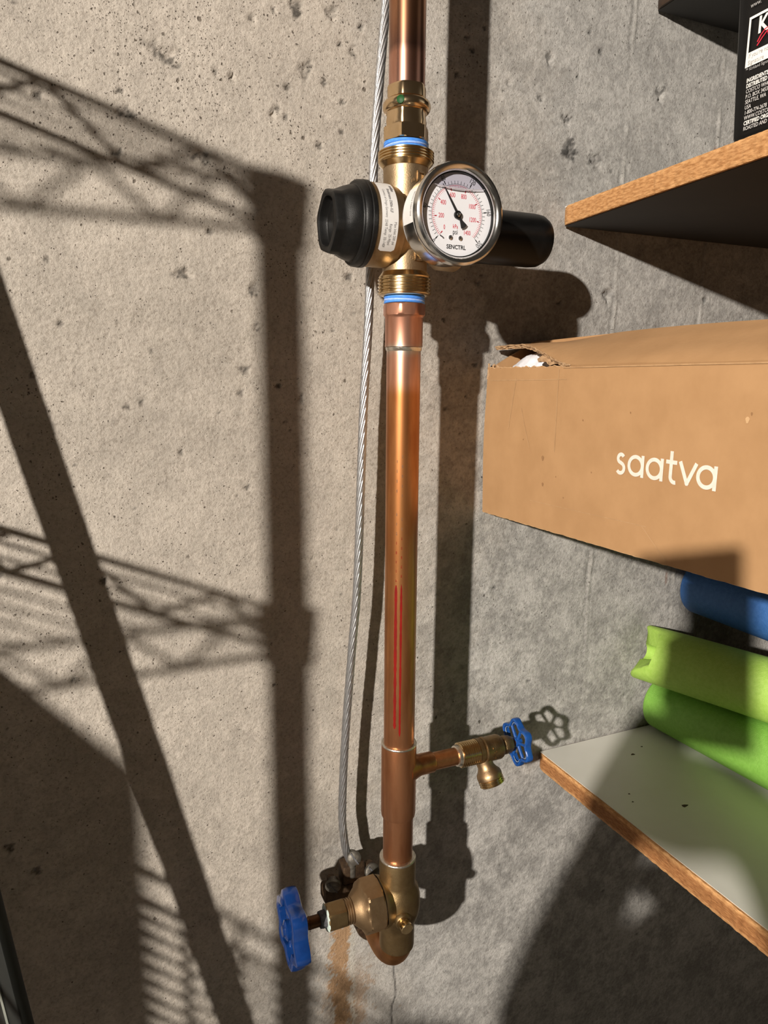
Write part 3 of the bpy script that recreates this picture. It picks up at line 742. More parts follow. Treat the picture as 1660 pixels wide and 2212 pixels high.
tick_mesh([(ang(p / 6.895), R0 - (.0030 if p % 200 == 0 else .0017), R0, .00010) for p in range(0, 1381, 20)], 'kpa_ticks', M['ink_red'])
tick_mesh([(ang(p / 6.895), R0 - .0034, R0 - .0016, .00034) for p in range(0, 1401, 200) if p < 1390], 'kpa_pointer_ticks', M['ink_red'])
def arc(name, r, w, m):
    bm = bmesh.new(); pr = None
    for k in range(91):
        a = ang(200 * k / 90)
        d = Vector((math.cos(a), math.sin(a), 0))
        q = [bm.verts.new(GF @ (d * (r - w) + Vector((0, 0, LZ)))), bm.verts.new(GF @ (d * (r + w) + Vector((0, 0, LZ))))]
        if pr: bm.faces.new((pr[0], pr[1], q[1], q[0]))
        pr = q
    me = bpy.data.meshes.new(name); bm.to_mesh(me); bm.free()
    link(name, me, m, dial, smooth=None)
arc('kpa_arc', R0, .00010, M['ink_red']); arc('psi_arc', R0 + .0008, .00008, M['ink_black'])
its = []
for p in range(0, 201, 40):
    a = ang(p); r = R0 + 0.0061
    me = text_mesh(str(p), 0.0047, 'CENTER', 0.72)
    me.transform(GF @ Matrix.Translation((r * math.cos(a), r * math.sin(a), LZ)) @ Matrix.Rotation(a - PI / 2, 4, 'Z'))
    link('psi_number', me, M['ink_black'], dial, smooth=None)
its = []
for p in range(0, 1401, 200):
    a = ang(p / 6.895); r = R0 - (0.0062 if 300 < p < 1100 else 0.0070)
    if p == 0: r = R0 - .0055
    me = text_mesh(str(p), 0.0045, 'CENTER', 0.66)
    me.transform(GF @ Matrix.Translation((r * math.cos(a), r * math.sin(a) + (0.0012 if p == 0 else (-0.0018 if p == 1400 else 0)), LZ)))
    link('kpa_number', me, M['ink_red'], dial, smooth=None)
me = text_mesh('kPa', 0.0040, 'CENTER', 0.75); me.transform(GF @ Matrix.Translation((-0.0012, -0.0078, LZ)))
link('kpa_print', me, M['ink_red'], dial, smooth=None)
its = [(text_mesh('psi', 0.0050, 'CENTER', 0.75), GF @ Matrix.Translation((-0.0012, -0.0115, LZ)))]
link('unit_print', join_meshes(its, 'unit_print'), M['ink_black'], dial, smooth=None)
its = [(text_mesh('SENCTRL', 0.0040, 'CENTER', 0.95, 0.00009), GF @ Matrix.Translation((-0.0002, -0.0218, LZ)))]
link('maker_print', join_meshes(its, 'maker_print'), M['ink_black'], dial, smooth=None)
for u in (-0.0050, 0.0030):
    sc = lathe_obj('dial_screw', [(0.0017, DZ), (0.0016, DZ + .0006), (0.0008, DZ + .0010)], frame((GC.x + u, 0, GC.z - 0.0155), (0, -1, 0), (1, 0, 0)), M['steel_screw'], dial, 20)
bm = bmesh.new()
T = GF @ Matrix.Translation((-0.0125, -0.0153, DZ)) @ Matrix.Rotation(-0.5, 4, 'Z')
box(bm, (-.0016, -.0004, 0), (.0016, .0004, .0010), T); link('stop_pin', to_mesh(bm, 'stop_pin'), M['steel_screw'], dial)
# needle
na = math.radians(123.0)
bm = bmesh.new()
T = GF @ Matrix.Rotation(na, 4, 'Z')
NZ = DZ + 0.0014
def prism(bm, pts, z0, z1, T):
    lo_ = [bm.verts.new(T @ Vector((x, y, z0))) for x, y in pts]; hi_ = [bm.verts.new(T @ Vector((x, y, z1))) for x, y in pts]
    n = len(pts)
    bm.faces.new(lo_[::-1]); bm.faces.new(hi_)
    for k in range(n): bm.faces.new((lo_[k], lo_[(k + 1) % n], hi_[(k + 1) % n], hi_[k]))
prism(bm, [(0, -.00085), (0.0060, -.00070), (0.0232, -.00018), (0.0232, .00018), (0.0060, .00070), (0, .00085)], NZ, NZ + .0004, T)
prism(bm, [(0, -.0010), (0, .0010), (-.0040, .0008), (-.0092, .0026), (-.0098, .0010), (-.0098, -.0010), (-.0092, -.0026), (-.0040, -.0008)], NZ, NZ + .0004, T)
nd = link('needle', to_mesh(bm, 'needle'), M['ink_black'], t)
lathe_obj('needle_hub', [(0.0027, NZ - .0012), (0.0027, NZ + .0006), (0.0022, NZ + .0009)], GF, M['black_gloss'], nd, 28)
lathe_obj('hub_pin', [(0.0016, NZ + .0008), (0.0015, NZ + .0014), (0.0008, NZ + .0017)], GF, M['steel_screw'], nd, 20)
# the air bubble above the filling fluid, and the window
VL = 0.0186
bm = bmesh.new()
half = math.sqrt(0.0280 ** 2 - VL ** 2)
pts = []
a0 = math.atan2(VL, half)
for k in range(33):
    a = a0 + (PI - 2 * a0) * k / 32
    pts.append((0.0280 * math.cos(a), 0.0280 * math.sin(a)))
for k in range(1, 12):
    x = -half + 2 * half * k / 12
    pts.append((x, VL + 0.0016 * math.cos(x / half * PI / 2) * -1))
bm.faces.new([bm.verts.new(GF @ Vector((x, y, DZ + .0024))) for x, y in pts])
me = bpy.data.meshes.new('air_bubble'); bm.to_mesh(me); bm.free()
bb = link('air_bubble', me, M['bubble'], t, smooth=None); bb['label'] = 'greyish air bubble above the filling fluid'
bm = bmesh.new()
tube(bm, [GF @ Vector((-half + 2 * half * k / 20, VL - 0.0016 * math.cos((-1 + 2 * k / 20) * PI / 2), DZ + .0022)) for k in range(21)], [0.00015 + 0.0004 * math.sin(PI * k / 20) for k in range(21)], 8)
link('fluid_surface', to_mesh(bm, 'fluid_surface'), M['fluid_line'], t)
bm = bmesh.new()
bm.faces.new([bm.verts.new(GF @ Vector((0.0286 * math.cos(a), 0.0286 * math.sin(a), H - 0.0036))) for a in [2 * PI * k / 64 for k in range(64)]])
me = bpy.data.meshes.new('window_glass'); bm.to_mesh(me); bm.free(); link('window_glass', me, M['glass'], t, smooth=None)
# small sticker on the side of the case
bm = bmesh.new(); rows = []
for i in range(15):
    a = math.radians(145 + 46 * i / 14)
    d = Vector((math.cos(a), math.sin(a), 0)) * 0.03272
    rows.append([bm.verts.new(GF @ (d + Vector((0, 0, h)))) for h in (H - 0.0275, H - 0.0115)])
for a, b in zip(rows, rows[1:]): bm.faces.new((a[0], b[0], b[1], a[1]))
cs = link('case_sticker', to_mesh(bm, 'case_sticker'), M['label_white'], t); cs['label'] = 'white paper label on the case'
me = text_mesh('DO NOT LOOSE', 0.0026, 'CENTER', 0.9)
for v in me.vertices:
    a = math.radians(168) - v.co.x / 0.0328
    v.co = GF @ Vector((0.03290 * math.cos(a), 0.03290 * math.sin(a), H - 0.0150 + v.co.y))
link('case_print', me, M['ink_grey'], cs, smooth=None)

# ------------------------------------------------------------------ main copper pipe with adapter and tee
t = thing('copper_pipe', 'long brown copper pipe with red marks between gauge and bottom valve', 'pipe', (0, PY, 0.94))
lathe_obj('male_adapter', [(0.0150, 1.4245), (0.0157, 1.4240), (0.0157, 1.4470), (0.0163, 1.4486), (0.0170, 1.4492), (0.0176, 1.4505), (0.0176, 1.4575), (0.0165, 1.4585), (0.0150, 1.4588)], VZ(0), M['copper_main'], t, 64,
          lambda a, r, h: r if h < 1.4495 else min(r, 0.12 * r + 0.88 * hexf(a, 0.0178, h, 8, .2)))
tape_wrap(t, 1.4585, 1.4650, 0.0160, 4, 5)
lathe_obj('tube', [(0.0143, 0.930), (0.0143, 0.99), (0.0143, 1.2), (0.0143, 1.4265)], VZ(0), M['copper_main'], t, 56)
lathe_obj('solder_ring', [(0.0143, 1.4206), (0.0149, 1.4214), (0.0153, 1.4236), (0.0144, 1.4240)], VZ(0), M['solder'], t, 56)
lathe_obj('tee_body', [(0.0146, 0.9900), (0.0160, 0.9906), (0.0164, 0.9940), (0.0164, 1.0620), (0.0160, 1.0636), (0.0146, 1.0640)], VZ(0), M['copper_main'], t, 56)
lathe_obj('solder_ring', [(0.0144, 1.0650)] + [(0.0158 + .0009 * math.cos(a), 1.0638 + .0011 * math.sin(a)) for a in (1.5, .9, .3, -.3, -.9)] + [(0.0150, 1.0622)], VZ(0), M['solder'], t, 56)
HZ = 1.0365
lathe_obj('tee_branch', [(0.0150, 0.008), (0.0112, 0.0175), (0.0100, 0.0215), (0.0098, 0.0350), (0.0092, 0.0360)], VX(HZ), M['copper_dark'], t, 40)
lathe_obj('branch_tube', [(0.0083, 0.030), (0.0083, 0.0640)], VX(HZ), M['copper_dark'], t, 40)
# red marker strokes and worn print along the pipe
def pipe_strip(name, a0, w, z0, z1, m, parent, r=0.01442, seed=1, gap=0.0):
    g = random.Random(seed)
    bm = bmesh.new(); pr = None; n = 40
    for k in range(n + 1):
        z = z0 + (z1 - z0) * k / n
        ww = w * (0.8 + 0.4 * g.random()) * (0.35 if k in (0, n) else 1)
        q = [bm.verts.new((r * math.cos(a), PY + r * math.sin(a), z)) for a in (a0 - ww, a0, a0 + ww)]
        if pr and g.random() > gap:
            bm.faces.new((pr[0], pr[1], q[1], q[0])); bm.faces.new((pr[1], pr[2], q[2], q[1]))
        pr = q
    return link(name, to_mesh(bm, name), m, parent)
va = math.atan2(-0.635 - PY, -0.2515)              # direction of the room-side of the pipe
o = pipe_strip('red_stroke', va - 0.30, 0.085, 1.085, 1.221, M['red_marker'], t, seed=2); o['label'] = 'dark red stroke along the pipe'
o = pipe_strip('red_stroke', va + 0.03, 0.062, 1.078, 1.221, M['red_marker'], t, seed=3); o['label'] = 'thin dark red stroke along the pipe'
for k in range(26):
    z = 1.335 - k * 0.0042 - (0.012 if k > 8 else 0)
    pipe_strip('worn_print', va + (-0.30 if k % 2 else 0.02), 0.02 + 0.02 * rnd.random(), z - .0026, z, M['print_black'] if k < 14 else M['red_marker'], t, r=0.01437, seed=k + 20, gap=0.35)

# ------------------------------------------------------------------ handwheels
def handwheel(parent, cx, zc, R, m, hub_r, hub_h, th, face, lobes=6, ph=0.0, depth=0.13, worn=None, rimw=0.17, spw=0.085):
    T = frame((cx, PY, zc), (1, 0, 0), (0, -1, 0))
    n = 120
    def rad(a): return R * (1 - depth + depth * math.cos(lobes * (a - ph)))
    bm = bmesh.new(); rings = []
    for k in range(n):
        a = 2 * PI * k / n
        r = rad(a)
        w = rimw * R
        sec = [(-w, -th * .5), (-w * .55, -th * .62), (-w * .1, -th * .5), (0, -th * .22), (0, th * .22), (-w * .1, th * .5), (-w * .55, th * .62), (-w, th * .5)]
        rings.append([bm.verts.new(T @ Vector(((r + s) * math.cos(a), (r + s) * math.sin(a), z))) for s, z in sec])
    for k in range(n):
        a, b = rings[k], rings[(k + 1) % n]
        for j in range(8):
            j2 = (j + 1) % 8
            bm.faces.new((a[j], a[j2], b[j2], b[j]))
    wheel = link('handwheel', to_mesh(bm, 'handwheel'), m, parent, smooth=50)
    wheel['label'] = 'blue painted handwheel'
    for k in range(lobes):
        a = ph + 2 * PI * (k + .5) / lobes
        d = Vector((math.cos(a), math.sin(a), 0)); s = Vector((-d.y, d.x, 0))
        bm = bmesh.new(); rings = []
        for f in (0.0, 0.3, 0.6, 1.0):
            r = hub_r * .6 + (rad(a) - .12 * R - hub_r * .6) * f
            w = R * (spw + 0.03 * abs(f - .45)); hh = th * (0.34 - 0.06 * f)
            rings.append([bm.verts.new(T @ (d * r + s * (w * math.cos(q)) + Vector((0, 0, hh * math.sin(q))))) for q in [2 * PI * j / 10 for j in range(10)]])
        for a_, b_ in zip(rings, rings[1:]):
            for j in range(10): bm.faces.new((a_[j], a_[(j + 1) % 10], b_[(j + 1) % 10], b_[j]))
        bm.faces.new(rings[0][::-1]); bm.faces.new(rings[-1])
        link('spoke', to_mesh(bm, 'spoke'), m, wheel, smooth=60)
        if worn is not None:
            # bare metal along the inner edge of the lobe opening
            a2 = ph + 2 * PI * k / lobes
            pts = []
            for q in range(9):
                aa = a2 + (q - 4) / 4 * (PI / lobes) * .62
                rr = rad(aa) - 0.19 * R
                pts.append(T @ Vector((rr * math.cos(aa), rr * math.sin(aa), face * th * .32)))
            bm = bmesh.new(); tube(bm, pts, [R * .022 * (1 - .6 * abs(q - 4) / 4) for q in range(9)], 6)
            link('worn_edge', to_mesh(bm, 'worn_edge'), worn, wheel)
    lathe_obj('hub', [(hub_r * .7, -hub_h * .5), (hub_r, -hub_h * .42), (hub_r, hub_h * .42), (hub_r * .7, hub_h * .5)], T, m, wheel, 28)
    return wheel

# ------------------------------------------------------------------ drain valve on the tee
t = thing('drain_valve', 'small bronze hose drain valve with a blue spoked handwheel', 'valve', (0.085, PY, 1.000))
lathe_obj('tinned_lip', [(0.0083, 0.0605), (0.0100, 0.0612), (0.0106, 0.0640), (0.0106, 0.0660)], VX(HZ), M['solder'], t, 40)
lathe_obj('inlet_thread', threads(0.0121, 0.0645, 0.0845, 9, 0.0010), VX(HZ), M['bronze_thread'], t, 48, smooth=25)
lathe_obj('body', [(0.0085, 0.0840), (0.0124, 0.0843), (0.0124, 0.0885), (0.0112, 0.0892), (0.0112, 0.0908), (0.0126, 0.0915), (0.0126, 0.0935), (0.0120, 0.0950), (0.0122, 0.1000), (0.0122, 0.1085), (0.0112, 0.1110), (0.0080, 0.1115)], VX(HZ), M['bronze_dark'], t, 48)
lathe_obj('bonnet_thread', threads(0.0086, 0.1105, 0.1145, 2, 0.0008), VX(HZ), M['bronze_dark'], t, 40)
lathe_obj('packing_nut', [(0.0070, 0.1140), (0.0086, 0.1142), (0.0092, 0.1155), (0.0090, 0.1190), (0.0084, 0.1230), (0.0072, 0.1245)], VX(HZ), M['bronze_dark'], t, 48, lambda a, r, h: 0.4 * r + 0.6 * hexf(a, r, h))
lathe_obj('stem', [(0.0034, 0.1200), (0.0034, 0.1350)], VX(HZ), M['stem_dark'], t, 20)
od = Vector((0.22, -0.40, -0.88)).normalized()
OT = frame((0.0905, PY - 0.001, HZ - 0.006), od)
out = lathe_obj('outlet_spout', [(0.0085, 0.000), (0.0083, 0.006), (0.0082, 0.010), (0.0098, 0.0135), (0.0122, 0.0165), (0.0128, 0.0190), (0.0126, 0.0215), (0.0118, 0.0222)], OT, M['bronze_nut'], t, 44)
lathe_obj('outlet_thread', [(r, z) for r, z in threads(0.0127, 0.0222, 0.0285, 3, 0.0008)] + [(0.0095, 0.0287), (0.0092, 0.0240)], OT, M['bronze_thread'], out, 48, smooth=25)
bm = bmesh.new(); g = random.Random(5)
for i in range(4):
    a = 0.55 + .0; x = 0.0985 + .0012 * (i % 2); z = 0.006 - i * 0.0035
    dirv = Vector((0, -math.cos(z / .0125), math.sin(z / .0125)))
    T = frame(Vector((x, PY, HZ)) + dirv * 0.0122, dirv, (1, 0, 0))
    box(bm, (-.0012, -.0010, -.0002), (.0012, -.0005, .0005), T); box(bm, (-.0012 + .0018 * (i % 2), -.0010, -.0002), (-.0006 + .0018 * (i % 2), .0010, .0005), T)
link('cast_letter', to_mesh(bm, 'cast_letter'), M['bronze_dark'], t, smooth=None)
handwheel(t, 0.1325, HZ, 0.0247, M['blue_worn'], 0.0046, 0.0075, 0.0062, -1, 6, 0.35, 0.105, worn=M['bare_zinc'], rimw=0.135, spw=0.05)

# ------------------------------------------------------------------ gate valve at the bottom
BZ = 0.9005
t = thing('gate_valve', 'bronze gate valve with solid blue handwheel at the bottom of the pipe', 'valve', (0, PY, 0.835))
lathe_obj('body', [(0.0147, 0.9440), (0.0172, 0.9436), (0.0176, 0.9400), (0.0175, 0.9200), (0.0180, 0.9165), (0.0205, 0.9120), (0.0222, 0.9040), (0.0226, 0.8960), (0.0220, 0.8880), (0.0198, 0.8800), (0.0180, 0.8755), (0.0173, 0.8700), (0.0172, 0.8500), (0.0168, 0.8475), (0.0147, 0.8470)],
          VZ(0), M['bronze_valve'], t, 64)
lathe_obj('solder_ring', [(0.0145, 0.9462)] + [(0.0164 + .0012 * math.cos(a), 0.9446 + .0014 * math.sin(a)) for a in (1.6, 1.1, .6, 0, -.6, -1.1)] + [(0.0150, 0.9425)], VZ(0), M['solder'], t, 56)
XB = VX(BZ)
lathe_obj('bonnet_seat', [(0.0130, 0.0), (0.0205, -0.010), (0.0232, -0.0150), (0.0240, -0.0170), (0.0240, -0.0190), (0.0200, -0.0192)], XB, M['bronze_valve'], t, 56)
lathe_obj('gasket_groove', [(0.0200, -0.0188), (0.0218, -0.0188), (0.0218, -0.0206), (0.0200, -0.0206)], XB, M['packing'], t, 48)
hx = lathe_obj('bonnet_nut', [(0.0210, -0.0200), (0.0238, -0.0203), (0.0262, -0.0216), (0.0264, -0.0225), (0.0264, -0.0352), (0.0252, -0.0368), (0.0228, -0.0382), (0.0195, -0.0400), (0.0170, -0.0430), (0.0140, -0.0462), (0.0122, -0.0478), (0.0100, -0.0480)],
               XB, M['bronze_nut'], t, 72, lambda a, r, h: min(r, hexf(a, 0.0266, h, 6, 0.16)) if r > .0225 else r, smooth=22)
lathe_obj('bonnet_thread', [(r, z) for r, z in threads(0.0118, -0.0548, -0.0475, 3, 0.0009)], XB, M['bronze_nut'], t, 48, smooth=25)
pk = lathe_obj('packing_nut', [(0.0085, -0.0735), (0.0112, -0.0735), (0.0128, -0.0725), (0.0134, -0.0705), (0.0134, -0.0575), (0.0126, -0.0555), (0.0100, -0.0550)], XB, M['bronze_valve'], t, 60,
               lambda a, r, h: min(r, hexf(a, 0.0137, h, 6, 0.3)) if r > .0105 else r, smooth=22)
lathe_obj('verdigris_crust', [(0.0070, -0.0738), (0.0092, -0.0741), (0.0114, -0.0737), (0.0120, -0.0728), (0.0112, -0.0726)], XB, M['verdigris'], pk, 48, lambda a, r, h: r * (1 + .05 * math.sin(5 * a) + .04 * math.sin(11 * a + 1)))
lathe_obj('packing_gland', [(0.0060, -0.0800), (0.0074, -0.0798), (0.0078, -0.0770), (0.0078, -0.0730)], XB, M['packing'], t, 32)
lathe_obj('stem', [(0.0056, -0.1080), (0.0056, -0.0900), (0.0060, -0.0898), (0.0060, -0.0892), (0.0056, -0.0890), (0.0056, -0.0700)], XB, M['stem_dark'], t, 28)
bs = lathe_obj('plug_boss', [(0.0080, 0.0), (0.0080, 0.0040), (0.0072, 0.0052)], frame((-0.0040, PY - 0.0195, 0.8925), (0.0, -1, -0.1)), M['bronze_valve'], t, 32)
lathe_obj('drain_plug', [(0.0052, 0.0040), (0.0050, 0.0075), (0.0056, 0.0080), (0.0060, 0.0090), (0.0060, 0.0128), (0.0054, 0.0134)], frame((-0.0040, PY - 0.0195, 0.8925), (0.0, -1, -0.1)), M['bronze_thread'], t, 32)
handwheel(t, -0.1050, BZ, 0.0365, M['blue_paint'], 0.0088, 0.0170, 0.0125, -1, 6, 0.2, 0.10, rimw=0.26, spw=0.12)
# web that closes the wheel between the spokes
lathe_obj('retaining_nut', [(0.0050, -0.1155), (0.0052, -0.1140), (0.0052, -0.1110)], XB, M['blue_paint'], t, 24, lambda a, r, h: hexf(a, r, h))

# elbow turning into the wall
t = thing('pipe_elbow', 'tarnished copper elbow turning from the gate valve into the wall', 'pipe', (0, PY, 0.82))
bm = bmesh.new()
EZ = 0.8270; ER = 0.030
pts = [(0, PY, 0.880), (0, PY, 0.870)] + [(0, PY + ER - ER * math.cos(a), EZ + ER - ER * math.sin(a)) for a in [PI / 2 * k / 10 for k in range(11)]] + [(0, -0.05, EZ), (0, -0.03, EZ), (0, 0.012, EZ)]
tube(bm, pts, [0.0162] * 13 + [0.0162, 0.0143, 0.0143], 40)
link('elbow_tube', to_mesh(bm, 'elbow_tube'), M['copper_elbow'], t)
lathe_obj('wall_sleeve', [(0.0150, -0.004), (0.0215, -0.004), (0.0225, -0.002), (0.0225, 0.012)], frame((0, 0, EZ), (0, 1, 0)), M['clamp_metal'], t, 40)

# ------------------------------------------------------------------ grounding clamp and stranded cable
CZ = EZ + 0.0
t = thing('grounding_clamp', 'dark rusty grounding clamp with slotted screws behind the gate valve', 'clamp', (0, -0.025, EZ - 0.02))
lathe_obj('lower_jaw', [(0.0146, -0.009), (0.0205, -0.009), (0.0215, -0.006), (0.0215, 0.006), (0.0205, 0.009), (0.0146, 0.009)], frame((0, -0.028, EZ), (0, 1, 0)), M['clamp_metal'], t, 40)
box_obj('upper_jaw', (-0.057, -0.038, 0.866), (0.006, -0.019, 0.884), M['clamp_metal'], t, bev=0.004)
box_obj('cable_lug', (-0.037, -0.037, 0.882), (-0.012, -0.020, 0.904), M['clamp_metal'], t, bev=0.003)
def slotted(name, p, d, r, parent):
    T = frame(p, d, (0, 0, 1))
    s = lathe_obj(name, [(r * .6, -0.006), (r * .6, 0), (r, 0.0002), (r, 0.0032), (r * .8, 0.0044), (r * .3, 0.0049)], T, M['clamp_screw'], parent, 28)
    bm = bmesh.new(); box(bm, (-r * .95, -.0007, .0046), (r * .95, .0007, .00505), T @ Matrix.Rotation(0.6, 4, 'Z'))
    link('screw_slot', to_mesh(bm, 'screw_slot'), M['packing'], s)
slotted('clamp_screw', (-0.0265, -0.041, 0.9165), (-0.2, -0.85, 0.3), 0.0070, t)
slotted('clamp_screw', (-0.0070, -0.040, 0.8945), (0.1, -0.9, 0.3), 0.0078, t)
slotted('clamp_screw', (-0.0490, -0.040, 0.8915), (-0.3, -0.85, -0.2), 0.0080, t)
lathe_obj('clamp_bolt', [(0.0040, 0), (0.0040, 0.056)], frame((-0.0485, -0.031, 0.838), (0, 0, 1)), M['clamp_metal'], t, 16)
lathe_obj('clamp_bolt', [(0.0040, 0), (0.0040, 0.062)], frame((-0.0070, -0.033, 0.838), (0, 0, 1)), M['clamp_metal'], t, 16)
lathe_obj('clamp_bolt', [(0.0042, 0), (0.0042, 0.028)], frame((-0.0262, -0.034, 0.890), (0, 0, 1)), M['clamp_screw'], t, 16)

path = spline([(0.030, -0.030, 1.90), (0.0120, -0.030, 1.76), (0.0077, -0.030, 1.7102), (0.0018, -0.030, 1.6456), (-0.003, -0.030, 1.5826), (-0.0074, -0.030, 1.4542), (-0.0127, -0.030, 1.3632), (-0.0187, -0.031, 1.2086),
               (-0.0245, -0.031, 1.1388), (-0.0318, -0.030, 1.0419), (-0.0348, -0.029, 0.9655), (-0.0335, -0.030, 0.935), (-0.0300, -0.030, 0.914), (-0.0225, -0.030, 0.896), (-0.0170, -0.030, 0.880)], 26)
def resample(P, step):
    out = [P[0]]; acc = 0.0
    for a, b in zip(P, P[1:]):
        l = (b - a).length; s_ = step - acc
        while s_ < l:
            out.append(a.lerp(b, s_ / l)); s_ += step
        acc = l - (s_ - step)
    return out
path = resample(path, 0.0028)
def stranded(path, n, rc, rs, pitch, name, base):
    t = thing(name, 'twisted bare metal grounding cable hanging beside the copper pipe', 'cable', base)
    bm = bmesh.new()
    L = [0.0]
    for a, b in zip(path, path[1:]): L.append(L[-1] + (b - a).length)
    for s in range(n):
        pts = []
        for i, p in enumerate(path):
            d = (path[min(i + 1, len(path) - 1)] - path[max(i - 1, 0)]).normalized()
            u = Vector((1, 0, 0)); u = (u - d * u.dot(d)).normalized(); v = d.cross(u)
            a = 2 * PI * (s / n + L[i] / pitch)
            pts.append(p + (u * math.cos(a) + v * math.sin(a)) * rc)
        tube(bm, pts, rs, 6)
    o = link('twisted_strands', to_mesh(bm, 'twisted_strands'), M['galv'], t, smooth=60)
    o['kind'] = 'stuff'
    bm = bmesh.new(); tube(bm, path, rc * 0.85, 8); link('core_strand', to_mesh(bm, 'core_strand'), M['galv'], t)
stranded(path, 9, 0.0030, 0.00118, 0.098, 'grounding_cable', (-0.0145, -0.028, 0.872))

# ------------------------------------------------------------------ cardboard box
BX = 0.1345
t = thing('cardboard_box', 'long brown cardboard box with white lettering and a torn top corner', 'box', (0.4, -0.3, 1.262))
BXT = t
def zb(y): return 1.2590 + 0.0257 * -y          # bottom edge
def zt(y): return 1.4098 + 0.0040 * -y          # top edge
Y0, Y1 = -0.004, -0.66
def sheet(name, P, nu, nv, th, m, nrm, parent, smooth=40):
    """thin card: P(u,v)->Vector, thickened along nrm"""
    bm = bmesh.new(); G = [[None] * (nv + 1) for _ in range(nu + 1)]; Q = [[None] * (nv + 1) for _ in range(nu + 1)]
    nn = Vector(nrm) * th
    for i in range(nu + 1):
        for j in range(nv + 1):
            p = P(i / nu, j / nv); G[i][j] = bm.verts.new(p); Q[i][j] = bm.verts.new(p + nn)
    for i in range(nu):
        for j in range(nv):
            bm.faces.new((G[i][j], G[i + 1][j], G[i + 1][j + 1], G[i][j + 1])); bm.faces.new((Q[i][j], Q[i][j + 1], Q[i + 1][j + 1], Q[i + 1][j]))
    for i in range(nu):
        bm.faces.new((G[i][0], Q[i][0], Q[i + 1][0], G[i + 1][0])); bm.faces.new((G[i][nv], G[i + 1][nv], Q[i + 1][nv], Q[i][nv]))
    for j in range(nv):
        bm.faces.new((G[0][j], G[0][j + 1], Q[0][j + 1], Q[0][j])); bm.faces.new((G[nu][j], Q[nu][j], Q[nu][j + 1], G[nu][j + 1]))
    return link(name, to_mesh(bm, name), m, parent, smooth=smooth)
def face_pt(u, v):
    y = Y0 + (Y1 - Y0) * u
    z = zb(y) + (zt(y) - zb(y)) * v
    if v > .97 and -0.135 < y < -0.004: z += 0.0016 * mnoise.noise(Vector((y * 160, 0, 0))) - 0.0012
    x = BX + 0.0011 * mnoise.noise(Vector((y * 9, z * 14, 2))) - 0.002 * math.sin(PI * v) * 0.6
    return Vector((x, y, z))
fp = sheet('printed_side', face_pt, 240, 30, 0.0042, M['cardboard'], (1, 0, 0), t)
fp['label'] = 'long side panel with white lettering'
def flap_pt(u, v):
    y = (Y0 - 0.004) + (Y1 - Y0) * u
    lift = max(0.0, min(1.0, (0.150 + y) / 0.10)); lift = lift * lift * (3 - 2 * lift)
    z0 = zt(y) + 0.0003 + 0.0205 * lift + 0.0012 * lift * mnoise.noise(Vector((y * 200, 1, 0)))
    x0 = BX - 0.0012 + 0.008 * lift + 0.002 * lift * mnoise.noise(Vector((y * 130, 7, 0)))
    z1 = 1.4365 + 0.004 * max(0, math.sin(PI * min(1, (-y) / 0.5))) - 0.004 * lift
    x1 = 0.185
    k = v ** 0.8
    return Vector((x0 + (x1 - x0) * v, y, z0 + (z1 - z0) * k + 0.0008 * mnoise.noise(Vector((y * 12, v * 3, 5)))))
fl_ = sheet('top_flap', flap_pt, 240, 12, 0.0036, M['cardboard'], (0.45, 0, -0.9), t)
sheet('top_panel', lambda u, v: Vector((0.184 + 0.75 * v, -0.008 + (Y1 + .008) * u, 1.4355 + 0.004 * max(0, math.sin(PI * min(1, (.008 - (Y1 + .008) * u) / 0.5))) - 0.02 * v)), 40, 10, 0.004, M['cardboard'], (0, 0, -1), t)
sheet('bottom_panel', lambda u, v: Vector((BX + 0.004 + 0.79 * v, Y0 + (Y1 - Y0) * u, zb(Y0 + (Y1 - Y0) * u))), 20, 4, 0.004, M['cardboard'], (0, 0, 1), t)
sheet('end_panel', lambda u, v: Vector((BX + 0.004 + 0.79 * u, Y0, 1.2592 + 0.1500 * v + 0.026 * v * min(1, u / .06) + 0.0015 * mnoise.noise(Vector((u * 300, 0, 0))) * (v > .99))), 120, 6, 0.004, M['cardboard'], (0, -1, 0), t)
sheet('end_panel', lambda u, v: Vector((BX + 0.004 + 0.79 * u, Y1 + .004, 1.2762 + 0.150 * v)), 10, 2, 0.004, M['cardboard'], (0, -1, 0), t)
sheet('back_panel', lambda u, v: Vector((BX + 0.79, Y0 + (Y1 - Y0) * u, zb(Y0 + (Y1 - Y0) * u) + 0.152 * v)), 10, 2, 0.004, M['cardboard'], (1, 0, 0), t)
# torn fibre edges
def ragged(name, pts, w, parent, seed, m):
    g = random.Random(seed)
    bm = bmesh.new()
    n = len(pts)
    P = [Vector(p) + Vector((g.uniform(-1, 1), g.uniform(-1, 1), g.uniform(-1, 1))) * w * .5 for p in pts]
    tube(bm, P, [w * g.uniform(.35, 1.0) for _ in range(n)], 5)
    link(name, to_mesh(bm, name), m, parent, smooth=30)
for s in range(3):
    ragged('torn_edge', [flap_pt(u, 0.0) + Vector((-0.0006 + .001 * s, 0, -0.0006 - 0.0013 * s)) for u in [0.001 + 0.20 * k / 46 for k in range(47)]], 0.0011, fl_, 31 + s, M['cardboard_torn'])
ragged('torn_edge', [face_pt(u, 1.0) + Vector((0.001, 0, 0.0004)) for u in [0.001 + 0.205 * k / 44 for k in range(45)]], 0.0008, fp, 41, M['card_crease'])
ragged('torn_edge', [face_pt(0.0, v) + Vector((0.0015, 0.001, 0)) for v in [k / 50 for k in range(51)]], 0.0007, fp, 43, M['card_crease'])
for s in range(4):
    ragged('torn_corner', [Vector((BX + 0.001 + .003 * s, -0.005 - .003 * (s % 2), 1.398 + 0.0036 * k)) for k in range(5)], 0.0022, t, 51 + s, M['cardboard_torn'])
